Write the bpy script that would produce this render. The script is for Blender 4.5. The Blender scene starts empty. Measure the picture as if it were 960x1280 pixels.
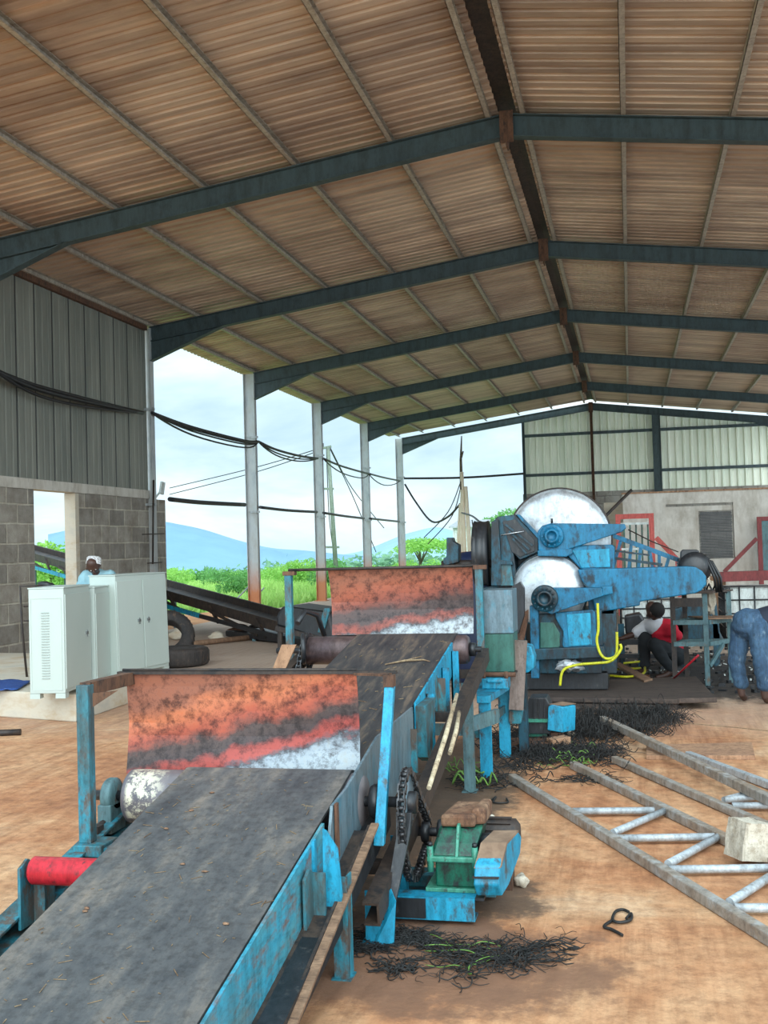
import bpy, bmesh, math, random
from mathutils import Vector, Matrix, noise
random.seed(7)
V = Vector
SC = bpy.context.scene
COL = SC.collection
PI = math.pi
# ------------------------------------------------------------------ camera survey (960x1280)
F, YAW, PITCH, ROLL, HC = 1372.0, -0.2198, 0.0306, -0.0288, 1.7
FW = V((math.sin(YAW)*math.cos(PITCH), math.cos(YAW)*math.cos(PITCH), math.sin(PITCH)))
RT0 = V((math.cos(YAW), -math.sin(YAW), 0)); UP0 = RT0.cross(FW)
RT = RT0*math.cos(ROLL)+UP0*math.sin(ROLL); UP = -RT0*math.sin(ROLL)+UP0*math.cos(ROLL)
CAM = V((0, 0, HC))
def ray(u, v): return FW+RT*((u-480)/F)-UP*((v-640)/F)
def Gp(u, v, z=0.0):
    d = ray(u, v); return CAM+d*((z-HC)/d.z)
def Yp(u, v, y):
    d = ray(u, v); return CAM+d*(y/d.y)
def Xp(u, v, x):
    d = ray(u, v); return CAM+d*(x/d.x)
cam = bpy.data.objects.new('camera', bpy.data.cameras.new('camera')); COL.objects.link(cam)
cam.data.sensor_fit = 'VERTICAL'; cam.data.sensor_height = 24; cam.data.sensor_width = 18
cam.data.lens = F/1280*24; cam.data.clip_end = 5000
M = Matrix((RT, UP, -FW)).transposed().to_4x4(); M.translation = CAM
cam.matrix_world = M
SC.camera = cam
# ------------------------------------------------------------------ materials
def lin(c):
    return tuple(((x/255)/12.92 if x/255 <= .04045 else ((x/255+.055)/1.055)**2.4) for x in c)+(1,)
class NT:
    def __init__(s, name):
        s.m = bpy.data.materials.new(name); s.m.use_nodes = True
        s.t = s.m.node_tree; s.b = s.t.nodes['Principled BSDF']; s.tc = s.t.nodes.new('ShaderNodeTexCoord')
    def n(s, ty, **k):
        x = s.t.nodes.new('ShaderNode'+ty)
        for a, b in k.items():
            if a in x.inputs: x.inputs[a].default_value = b
            else: setattr(x, a, b)
        return x
    def l(s, a, b): s.t.links.new(a, b)
    def map(s, scale=(1, 1, 1), src='Object', rot=(0, 0, 0)):
        m = s.n('Mapping'); m.inputs['Scale'].default_value = scale; m.inputs['Rotation'].default_value = rot
        s.l(s.tc.outputs[src], m.inputs[0]); return m.outputs[0]
    def noise(s, vec, scale, detail=6, rough=.6, dist=0):
        x = s.n('TexNoise', Scale=scale, Detail=detail, Roughness=rough, Distortion=dist); s.l(vec, x.inputs['Vector']); return x.outputs[0]
    def ramp(s, fac, stops, interp='LINEAR'):
        r = s.n('ValToRGB'); r.color_ramp.interpolation = interp
        e = r.color_ramp.elements
        while len(e) < len(stops): e.new(.5)
        for q, (p, c) in zip(e, stops): q.position = p; q.color = c if len(c) == 4 else lin(c)
        s.l(fac, r.inputs[0]); return r.outputs[0]
    def mix(s, fac, a, b, mode='MIX'):
        x = s.n('Mix', data_type='RGBA', blend_type=mode)
        for i, q in ((0, fac), (6, a), (7, b)):
            if isinstance(q, (float, int)): x.inputs[i].default_value = q
            elif isinstance(q, tuple): x.inputs[i].default_value = q if len(q) == 4 else lin(q)
            else: s.l(q, x.inputs[i])
        return x.outputs[2]
    def math(s, op, a, b=0.0):
        x = s.n('Math', operation=op)
        for i, q in ((0, a), (1, b)):
            if isinstance(q, (float, int)): x.inputs[i].default_value = q
            else: s.l(q, x.inputs[i])
        return x.outputs[0]
    def col(s, c): s.l(c, s.b.inputs['Base Color']) if not isinstance(c, tuple) else setattr(s.b.inputs['Base Color'], 'default_value', c if len(c) == 4 else lin(c))
    def bump(s, h, st=.3, d=.01):
        x = s.n('Bump', Strength=st, Distance=d); s.l(h, x.inputs['Height']); s.l(x.outputs[0], s.b.inputs['Normal'])
    def rg(s, r, m=0.0): s.b.inputs['Roughness'].default_value = r; s.b.inputs['Metallic'].default_value = m
B1 = (0, 0, 0, 1); W1 = (1, 1, 1, 1)
def mpaint(name, base, base2, wear, lo=.5, hi=.62, rough=.55, sc=6, metal=0.0, stretch=(1, 1, .5), dirt=None):
    n = NT(name); v = n.map(stretch)
    c = n.mix(n.ramp(n.noise(v, sc*.7), [(.35, B1), (.65, W1)]), base, base2)
    w = n.ramp(n.noise(v, sc*2.2, 9, .7), [(lo, B1), (hi, W1)])
    c = n.mix(w, c, wear)
    if dirt:
        c = n.mix(n.ramp(n.noise(v, sc*.5, 6, .65), [(.5, B1), (.68, W1)]), c, dirt)
    if wear != base and wear != (167, 0, 0):
        g = n.ramp(n.noise(v, sc*4.5, 10, .8), [(.36, (150, 142, 136)), (.52, W1)]); c = n.mix(.6, c, g, 'MULTIPLY')
        st = n.ramp(n.noise(n.map((3, 3, .35)), sc*1.3, 8, .7), [(.38, (170, 164, 158)), (.55, W1)]); c = n.mix(.5, c, st, 'MULTIPLY')
    n.col(c); n.rg(rough, metal); n.bump(n.noise(v, sc*6), .25, .004); return n.m
M_ = {}
M_['blue'] = mpaint('worn_blue_paint', (14, 138, 174), (30, 154, 188), (62, 74, 78), .53, .64, .5, 6)
M_['blue_dirty'] = mpaint('dirty_blue_paint', (50, 124, 136), (36, 134, 156), (88, 78, 70), .45, .58, .6, 7, dirt=(62, 84, 86))
M_['blue_side'] = mpaint('rusty_teal_paint', (84, 142, 148), (36, 150, 180), (116, 90, 80), .50, .66, .55, 5, stretch=(1, .5, 1.4), dirt=(96, 108, 106))
M_['blue_dark'] = mpaint('oily_blue_paint', (16, 60, 74), (14, 84, 104), (22, 26, 30), .44, .58, .45, 5, dirt=(20, 32, 40))
M_['blue_mach'] = mpaint('machine_blue_paint', (0, 102, 140), (2, 118, 156), (12, 40, 54), .50, .64, .5, 4, dirt=(4, 70, 96))
M_['column'] = None
M_['teal_grey'] = mpaint('grey_teal_paint', (92, 124, 126), (78, 110, 118), (100, 82, 66), .55, .66, .6, 6)
M_['grey_steel'] = mpaint('grey_painted_steel', (172, 176, 176), (158, 164, 166), (128, 108, 92), .6, .7, .55, 3)
M_['rafter'] = mpaint('dark_rafter_paint', (64, 80, 82), (56, 72, 76), (84, 74, 64), .62, .75, .6, 1.5)
M_['purlin'] = mpaint('galvanised_purlin', (184, 172, 156), (166, 156, 144), (130, 106, 86), .56, .7, .5, 3)
M_['rust'] = mpaint('brown_rust', (92, 62, 46), (112, 78, 56), (60, 44, 36), .5, .62, .8, 8)
M_['rust_dark'] = mpaint('dark_oily_rust', (52, 42, 38), (70, 56, 46), (34, 30, 30), .48, .6, .6, 8)
M_['black_steel'] = mpaint('black_greasy_steel', (30, 32, 35), (44, 46, 50), (70, 68, 66), .58, .68, .4, 9)
M_['chain'] = mpaint('greasy_chain_steel', (58, 58, 60), (90, 90, 92), (28, 27, 27), .5, .6, .35, 30, .5)
M_['green'] = mpaint('green_gearbox_paint', (10, 100, 76), (10, 80, 64), (34, 38, 36), .47, .6, .38, 11, dirt=(26, 40, 36))
M_['green_edge'] = mpaint('pale_green_edge_paint', (70, 148, 124), (50, 130, 106), (50, 54, 48), .55, .64, .45, 12)
M_['dusty_top'] = mpaint('rusty_dusty_cover', (112, 74, 52), (150, 118, 92), (84, 58, 44), .5, .62, .85, 10)
M_['red_paint'] = mpaint('red_roller_paint', (200, 34, 48), (184, 26, 44), (72, 42, 46), .56, .66, .4, 9)
M_['red_frame'] = mpaint('salmon_red_steel', (206, 92, 82), (186, 76, 68), (120, 66, 60), .6, .7, .6, 6)
M_['dark_red'] = mpaint('dark_red_steel', (120, 40, 42), (138, 54, 52), (90, 46, 46), .6, .7, .6, 6)
M_['wood'] = mpaint('weathered_plank', (150, 118, 92), (128, 98, 76), (100, 76, 60), .52, .64, .8, 5, stretch=(1, 6, 1))
M_['wood_dark'] = mpaint('dark_oily_plank', (78, 64, 56), (62, 52, 48), (96, 78, 66), .52, .66, .8, 3, stretch=(.35, 5, 1))
M_['wood_pale'] = mpaint('pale_timber', (246, 232, 206), (238, 218, 188), (246, 232, 206), .52, .66, .8, 5)
M_['wood_tan'] = mpaint('tan_board', (178, 138, 106), (164, 124, 96), (132, 98, 78), .52, .66, .85, 5, stretch=(1, 1.3, 1))
M_['dust'] = mpaint('brown_dust_layer', (142, 116, 94), (116, 92, 74), (142, 116, 94), .7, .8, .95, 22, stretch=(1, 1, 1))
M_['stone'] = mpaint('pale_stone', (206, 196, 178), (190, 178, 160), (160, 146, 126), .5, .64, .9, 9, stretch=(1, 1, 1))
M_['tank_alu'] = mpaint('washed_aluminium', (206, 212, 216), (176, 184, 190), (140, 142, 138), .56, .72, .36, 2.2, .45, (1, 1, 1))
M_['truss'] = mpaint('galvanised_tube', (168, 176, 180), (186, 192, 196), (144, 136, 126), .56, .7, .42, 6, .15, (1, 1, 1))
M_['truss_dusty'] = mpaint('dusty_galvanised_tube', (158, 152, 144), (150, 132, 114), (166, 164, 160), .5, .62, .6, 5, .1, (1, 1, 1))
M_['cabinet'] = mpaint('pale_grey_green_enamel', (180, 190, 183), (172, 183, 176), (180, 190, 183), .7, .8, .35, 1.5)
M_['rubber'] = mpaint('black_tyre_rubber', (44, 42, 42), (62, 54, 50), (96, 76, 62), .55, .68, .75, 6)
M_['plastic_black'] = mpaint('black_cable', (24, 25, 27), (34, 35, 38), (48, 46, 44), .6, .7, .45, 8)
M_['yellow'] = mpaint('yellow_hose', (206, 206, 36), (190, 186, 30), (150, 140, 50), .6, .72, .45, 8)
M_['belt_guard_grey'] = mpaint('grey_sheet_guard', (118, 138, 146), (98, 118, 128), (80, 130, 146), .52, .66, .4, 5, .2)
M_['green_sheet'] = mpaint('dark_green_sheet_guard', (44, 92, 84), (60, 112, 98), (60, 74, 70), .55, .66, .4, 3)
M_['bark'] = mpaint('tree_bark', (104, 92, 76), (84, 74, 60), (120, 108, 92), .5, .62, .9, 8)
M_['chrome'] = mpaint('chrome', (190, 194, 198), (170, 174, 178), (140, 144, 148), .6, .7, .2, 8, .9)
M_['pole_green'] = mpaint('weathered_utility_pole', (128, 140, 124), (110, 122, 108), (96, 96, 84), .55, .7, .8, 6)
M_['white_plastic'] = mpaint('white_plastic', (214, 220, 216), (202, 210, 206), (180, 186, 180), .6, .75, .4, 3)
M_['blue_tarp'] = mpaint('blue_tarp', (28, 66, 140), (40, 86, 160), (130, 150, 180), .6, .66, .5, 14)
def m_column():
    n = NT('grey_column_with_rusty_foot'); v = n.map((1, 1, .4)); s = n.n('SeparateXYZ'); n.l(n.tc.outputs['Object'], s.inputs[0])
    c = n.ramp(n.noise(v, 3, 8, .7), [(.35, (150, 156, 160)), (.5, (176, 180, 180)), (.7, (160, 156, 150))])
    f = n.math('ADD', s.outputs[2], n.math('MULTIPLY', n.noise(v, 4, 8, .7), 1.2)); f = n.ramp(f, [(.9, W1), (1.0, W1)]) if False else n.math('SUBTRACT', 2.0, f)
    f = n.ramp(f, [(.0, B1), (.9, W1)])
    n.col(n.mix(f, c, (186, 116, 74))); n.rg(.55); return n.m
M_['column'] = m_column()
def simple(name, c, c2, rough=.7, sc=10, metal=0):
    return mpaint(name, c, c2, c, .7, .8, rough, sc, metal, (1, 1, 1))
M_['skin'] = simple('dark_brown_skin', (74, 48, 38), (60, 38, 30), .5)
M_['foot_skin'] = simple('dusty_foot_skin', (78, 54, 46), (66, 46, 38), .6)
M_['hair'] = simple('black_hair', (16, 14, 14), (24, 22, 21), .8, 60)
M_['jeans'] = mpaint('faded_denim', (66, 96, 122), (46, 72, 100), (112, 130, 142), .56, .72, .85, 7, 0, (1, 1, .6))
M_['navy'] = simple('navy_shirt', (28, 34, 48), (36, 42, 58), .85)
M_['trousers'] = simple('black_trousers', (24, 28, 32), (34, 38, 42), .85)
M_['red_shirt'] = simple('red_polo', (206, 26, 52), (186, 22, 46), .8)
M_['white_shirt'] = simple('white_sleeve', (206, 208, 212), (190, 192, 198), .8)
M_['pale_blue_shirt'] = simple('pale_blue_shirt', (146, 186, 196), (130, 170, 182), .85)
M_['sandal'] = simple('brown_sandal', (140, 86, 58), (120, 72, 48), .7)
M_['eye_white'] = simple('eye_white', (220, 215, 208), (214, 208, 200), .3)
M_['lips'] = simple('lips', (96, 50, 44), (84, 42, 38), .5)
def cap_mat():
    n = NT('white_embroidered_cap'); v = n.map((1, 1, 1))
    w = n.n('TexVoronoi', Scale=70.0); n.l(v, w.inputs['Vector'])
    n.col(n.ramp(w.outputs[0], [(.4, (225, 226, 226)), (.55, (170, 166, 166))])); n.rg(.8); return n.m
M_['cap'] = cap_mat()
def m_floor():
    n = NT('dusty_concrete_floor'); v = n.map((1, 1, 1))
    a = n.ramp(n.noise(v, .45, 9, .68, .6), [(.34, (222, 194, 162)), (.46, (216, 170, 128)), (.56, (200, 144, 102)), (.66, (174, 122, 88))])
    b = n.ramp(n.noise(n.map((3.5, .7, 1)), 1.6, 8, .65), [(.36, W1), (.56, (212, 190, 172)), (.74, (166, 140, 122))])
    c = n.mix(.6, a, b, 'MULTIPLY')
    g = n.ramp(n.noise(v, 11, 10, .8), [(.34, (160, 146, 138)), (.56, W1)])
    c = n.mix(.7, c, g, 'MULTIPLY')
    # concrete washed pale further in, orange earth towards the outside
    sx = n.n('SeparateXYZ'); n.l(n.tc.outputs['Object'], sx.inputs[0])
    far = n.math('MULTIPLY', n.math('SUBTRACT', sx.outputs[1], 9.0), .16)
    c = n.mix(n.ramp(n.math('ADD', far, n.math('MULTIPLY', n.noise(v, 1.1), .5)), [(.3, B1), (.9, W1)]), c, (186, 164, 146))
    st = n.ramp(n.noise(n.map((26, 1.1, 1), rot=(0, 0, .06)), 1.0, 8, .7), [(.38, (176, 150, 134)), (.54, W1)]); c = n.mix(n.math('MULTIPLY', n.ramp(n.noise(v, .8, 4), [(.4, B1), (.6, W1)]), .4), c, st, 'MULTIPLY')
    # oily black soaking around the machine and the gearbox
    def blob(x, y, rx, ry, c, colr, hard=.75):
        vx = n.math('DIVIDE', n.math('SUBTRACT', sx.outputs[0], x), rx)
        vy = n.math('DIVIDE', n.math('SUBTRACT', sx.outputs[1], y), ry)
        d = n.math('ADD', n.math('MULTIPLY', vx, vx), n.math('MULTIPLY', vy, vy))
        d = n.math('ADD', d, n.math('MULTIPLY', n.math('SUBTRACT', n.noise(v, 4, 8, .7), .5), 1.8))
        f = n.ramp(d, [(0.0, W1), (hard, (235, 235, 235)), (min(1, hard+.25), B1)])
        return n.mix(f, c, colr)
    c = blob(.35, 14.3, 3.0, 2.6, c, (34, 33, 34), .75)
    c = blob(-1.05, 4.72, .62, .34, c, (50, 42, 38), .62)
    c = blob(-1.0, 5.3, .7, .5, c, (84, 66, 54), .5)
    c = blob(-.85, 4.45, 1.0, .75, c, (122, 86, 64), .35)
    c = blob(-1.4, 7.6, .7, 2.4, c, (84, 66, 52), .6)
    c = blob(-.75, 9.1, .75, .55, c, (120, 90, 70), .6)
    n.col(c); n.rg(.8)
    wv = n.n('TexWave', Scale=1.1, Distortion=7.0, Detail=4.0); wv.inputs['Detail Scale'].default_value = 1.5
    n.l(n.map((1.6, .35, 1), rot=(0, 0, .3)), wv.inputs['Vector'])
    h = n.math('ADD', n.math('MULTIPLY', n.noise(v, 14, 9, .7), .6), n.math('MULTIPLY', wv.outputs[1], .35))
    n.bump(h, .55, .03); return n.m
M_['floor'] = m_floor()
def m_belt(scale=1.0):
    n = NT('dusty_black_conveyor_belt'); v = n.map((1, .25, 1)); v2 = n.map((1, 1, 1))
    c = n.ramp(n.noise(v, 7, 9, .7), [(.32, (58, 60, 63)), (.50, (82, 82, 82)), (.62, (106, 100, 94)), (.74, (132, 118, 104))])
    d = n.ramp(n.noise(v2, 26, 8, .75), [(.38, (150, 142, 136)), (.54, W1)])
    n.col(n.mix(.5, c, d, 'MULTIPLY')); n.rg(.6); n.bump(n.noise(v2, 60), .25, .003); return n.m
M_['belt'] = m_belt()
def m_belt2():
    n = NT('brown_dusted_conveyor_belt'); v = n.map((2.4, .3, 1))
    c = n.ramp(n.noise(v, 6, 9, .7), [(.34, (36, 38, 42)), (.5, (58, 56, 56)), (.62, (92, 80, 70)), (.76, (120, 100, 82))])
    n.col(c); n.rg(.6); n.bump(n.noise(v, 30), .3, .004); return n.m
M_['belt2'] = m_belt2()
def m_hood(name, warm):
    n = NT(name); s = n.n('SeparateXYZ'); n.l(n.tc.outputs['Generated'], s.inputs[0])
    v = n.map((1, 1, 1)); nz = n.noise(n.map((1.3, 1, 2.2)), 3.2, 9, .68)
    z = n.math('ADD', s.outputs[2], n.math('ADD', n.math('MULTIPLY', n.math('SUBTRACT', nz, .5), .42), n.math('MULTIPLY', n.math('SUBTRACT', n.noise(n.map((2.2, 1, 1)), 1.4, 4), .5), .35)))
    if warm:
        z = n.math('ADD', z, n.math('MULTIPLY', n.math('SUBTRACT', .5, s.outputs[0]), .30))
    z = n.math('ADD', z, n.math('MULTIPLY', n.math('SUBTRACT', .8, s.outputs[0]), .28))
    st = [(.0, (176, 184, 188)), (.13, (160, 168, 172)), (.18, (88, 88, 92)), (.23, (146, 76, 62)), (.29, (134, 68, 58)), (.36, (74, 60, 58)),
          (.50, (82, 62, 58)), (.62, (142, 76, 60)), (.82, (164, 90, 66)), (1, (150, 92, 70))]
    if warm:
        st = [(.0, (164, 174, 180)), (.15, (148, 158, 166)), (.19, (84, 86, 92)), (.25, (168, 74, 66)), (.33, (156, 68, 60)), (.40, (72, 60, 60)),
              (.50, (80, 64, 60)), (.62, (168, 82, 62)), (.84, (198, 116, 80)), (1, (150, 94, 74))]
    c = n.ramp(z, st)
    g = n.ramp(n.noise(v, 16, 10, .78), [(.38, (96, 78, 74)), (.54, W1), (.7, (255, 236, 214))])
    c = n.mix(.85, c, g, 'MULTIPLY')
    sp = n.ramp(n.noise(n.map((1, 1, .4)), 34, 6, .7), [(.62, B1), (.7, W1)])
    c = n.mix(n.math('MULTIPLY', sp, .45), c, (74, 50, 46))
    n.col(c); n.rg(.5, .1); n.bump(n.noise(v, 30), .2, .003); return n.m
M_['hood1'] = m_hood('scorched_orange_sheet', True); M_['hood2'] = m_hood('scorched_red_sheet', False)
def m_drum():
    n = NT('drum_with_flaking_white_paint'); v = n.map((1, 1, 1))
    s = n.n('SeparateXYZ'); n.l(n.tc.outputs['Generated'], s.inputs[0])
    f = n.ramp(n.noise(v, 18, 9, .8), [(.47, B1), (.53, W1)])
    e = n.ramp(s.outputs[0], [(.02, B1), (.035, W1), (.12, W1), (.2, B1)])
    f = n.mix(1.0, f, e, 'MULTIPLY')
    n.col(n.mix(f, n.ramp(n.noise(v, 6), [(.4, (100, 96, 102)), (.6, (126, 118, 118))]), (222, 214, 190))); n.rg(.42, .3); return n.m
M_['drum'] = m_drum()
M_['drum_brown'] = mpaint('brown_steel_drum', (96, 80, 82), (112, 92, 88), (150, 140, 134), .66, .74, .4, 5, .4)
def m_roof():
    n = NT('weathered_roof_sheet'); 
    s = n.n('SeparateXYZ'); n.l(n.tc.outputs['Object'], s.inputs[0])
    a = n.noise(n.map((.25, 2.2, .25)), 1.2, 7, .65)
    c = n.ramp(a, [(.3, (152, 130, 116)), (.48, (190, 166, 146)), (.62, (214, 188, 164)), (.78, (150, 128, 118))])
    b = n.ramp(n.noise(n.map((.4, .4, .4)), .8, 6, .6), [(.35, (200, 186, 180)), (.6, W1)])
    n.col(n.mix(.7, c, b, 'MULTIPLY')); n.rg(.5, .25); return n.m
M_['roof'] = m_roof()
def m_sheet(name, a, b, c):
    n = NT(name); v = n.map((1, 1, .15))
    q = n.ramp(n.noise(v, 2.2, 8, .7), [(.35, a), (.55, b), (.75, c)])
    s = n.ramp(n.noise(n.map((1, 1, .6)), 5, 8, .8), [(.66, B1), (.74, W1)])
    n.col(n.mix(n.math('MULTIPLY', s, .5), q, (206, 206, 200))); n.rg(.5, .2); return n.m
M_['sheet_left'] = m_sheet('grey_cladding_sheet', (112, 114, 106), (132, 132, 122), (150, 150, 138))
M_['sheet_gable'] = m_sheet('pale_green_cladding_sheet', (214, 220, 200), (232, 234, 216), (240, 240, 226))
def m_block(name, a, b, mort, bw, bh, sc=1.0, axis='YZ'):
    n = NT(name); s = n.n('SeparateXYZ'); n.l(n.tc.outputs['Object'], s.inputs[0])
    cb = n.n('CombineXYZ'); n.l(s.outputs[1 if axis == 'YZ' else 0], cb.inputs[0]); n.l(s.outputs[2], cb.inputs[1])
    nv = n.n('TexNoise', Scale=2.0); n.l(cb.outputs[0], nv.inputs['Vector'])
    mv = n.n('Mix', data_type='VECTOR'); mv.inputs[0].default_value = .03; n.l(cb.outputs[0], mv.inputs[4]); n.l(nv.outputs[1], mv.inputs[5])
    br = n.n('TexBrick', Scale=1.0); n.l(mv.outputs[1], br.inputs['Vector'])
    br.inputs['Brick Width'].default_value = bw; br.inputs['Row Height'].default_value = bh; br.inputs['Mortar Size'].default_value = .02
    br.inputs['Mortar Smooth'].default_value = .5
    br.inputs['Color1'].default_value = lin(a); br.inputs['Color2'].default_value = lin(b); br.inputs['Mortar'].default_value = lin(mort)
    g = n.ramp(n.noise(n.map((1, 1, 1)), 2.5, 9, .7), [(.3, (170, 160, 150)), (.62, W1)])
    n.col(n.mix(.8, br.outputs[0], g, 'MULTIPLY')); n.rg(.92)
    h = n.math('ADD', n.math('MULTIPLY', br.outputs[1], -.8), n.noise(n.map((1, 1, 1)), 22, 8)); n.bump(h, .7, .03); return n.m
M_['block'] = m_block('grey_block_masonry', (172, 164, 152), (142, 136, 128), (200, 192, 176), .62, .31)
M_['block_far'] = m_block('grey_block_masonry_far', (160, 154, 146), (146, 142, 134), (130, 124, 118), .62, .31, axis='XZ')
def m_plaster():
    n = NT('rough_cement_render'); v = n.map((1, 1, 1))
    c = n.ramp(n.noise(v, 1.3, 9, .65), [(.3, (176, 168, 156)), (.5, (204, 198, 188)), (.7, (190, 182, 170))])
    d = n.ramp(n.noise(n.map((1, 1, .3)), 5, 8, .7), [(.35, (190, 180, 168)), (.55, W1)])
    n.col(n.mix(.6, c, d, 'MULTIPLY')); n.rg(.9); n.bump(n.noise(v, 20, 8), .4, .01); return n.m
M_['plaster'] = m_plaster()
def m_conc():
    n = NT('stained_concrete'); v = n.map((1, 1, 1))
    c = n.ramp(n.noise(n.map((1, 1, 2)), 2.2, 9, .65), [(.3, (176, 150, 118)), (.5, (196, 186, 168)), (.7, (178, 172, 160))])
    n.col(c); n.rg(.85); n.bump(n.noise(v, 16), .4, .008); return n.m
M_['conc'] = m_conc()
def m_ground():
    n = NT('green_meadow_ground'); v = n.map((1, 1, 1))
    c = n.ramp(n.noise(v, .09, 9, .7), [(.3, (140, 172, 108)), (.5, (160, 190, 120)), (.7, (122, 154, 100))])
    e = n.ramp(n.noise(v, .25, 6, .6), [(.62, B1), (.7, W1)])
    n.col(n.mix(n.math('MULTIPLY', e, .5), c, (186, 150, 120))); n.rg(.95); n.bump(n.noise(v, 3, 8), .8, .3); return n.m
M_['ground'] = m_ground()
def m_leaf(name, a, b, c):
    n = NT(name); v = n.map((1, 1, 1)); n.col(n.ramp(n.noise(v, 2.0, 6, .6), [(.3, a), (.5, b), (.7, c)])); n.rg(.7)
    n.b.inputs['Transmission Weight'].default_value = 0
    t = n.n('BsdfTranslucent'); t.inputs[0].default_value = lin(b)
    ms = n.n('MixShader'); ms.inputs[0].default_value = .35
    out = n.t.nodes['Material Output']; n.l(n.b.outputs[0], ms.inputs[1]); n.l(t.outputs[0], ms.inputs[2]); n.l(ms.outputs[0], out.inputs[0]); return n.m
M_['leaf'] = m_leaf('bright_green_leaves', (128, 186, 84), (156, 206, 100), (96, 156, 72))
M_['leaf_mid'] = m_leaf('mid_green_leaves', (94, 150, 84), (112, 170, 92), (78, 130, 78))
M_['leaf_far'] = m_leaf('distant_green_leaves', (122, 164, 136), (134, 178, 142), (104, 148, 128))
M_['grass'] = m_leaf('grass_blades', (160, 208, 104), (180, 218, 120), (130, 180, 90))
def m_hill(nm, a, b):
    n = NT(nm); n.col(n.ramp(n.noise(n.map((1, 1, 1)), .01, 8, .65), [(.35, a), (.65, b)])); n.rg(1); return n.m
M_['hill'] = m_hill('haze_blue_mountain', (112, 150, 182), (122, 160, 188))  # distance haze is put into the surface colour of both mountains
M_['hill2'] = m_hill('pale_haze_blue_mountain', (134, 168, 192), (144, 178, 198))
M_['fibre'] = mpaint('black_wet_fibre', (24, 24, 24), (38, 36, 34), (60, 52, 44), .6, .7, .6, 20)
M_['fibre_green'] = mpaint('green_sisal_leaf', (96, 140, 60), (120, 160, 70), (70, 100, 50), .6, .7, .6, 20)
M_['straw'] = mpaint('dry_straw', (150, 128, 98), (112, 86, 62), (176, 160, 132), .6, .7, .8, 20)
M_['bamboo'] = mpaint('dry_pale_stick', (214, 200, 170), (180, 156, 124), (96, 78, 62), .55, .66, .7, 8)
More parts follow.
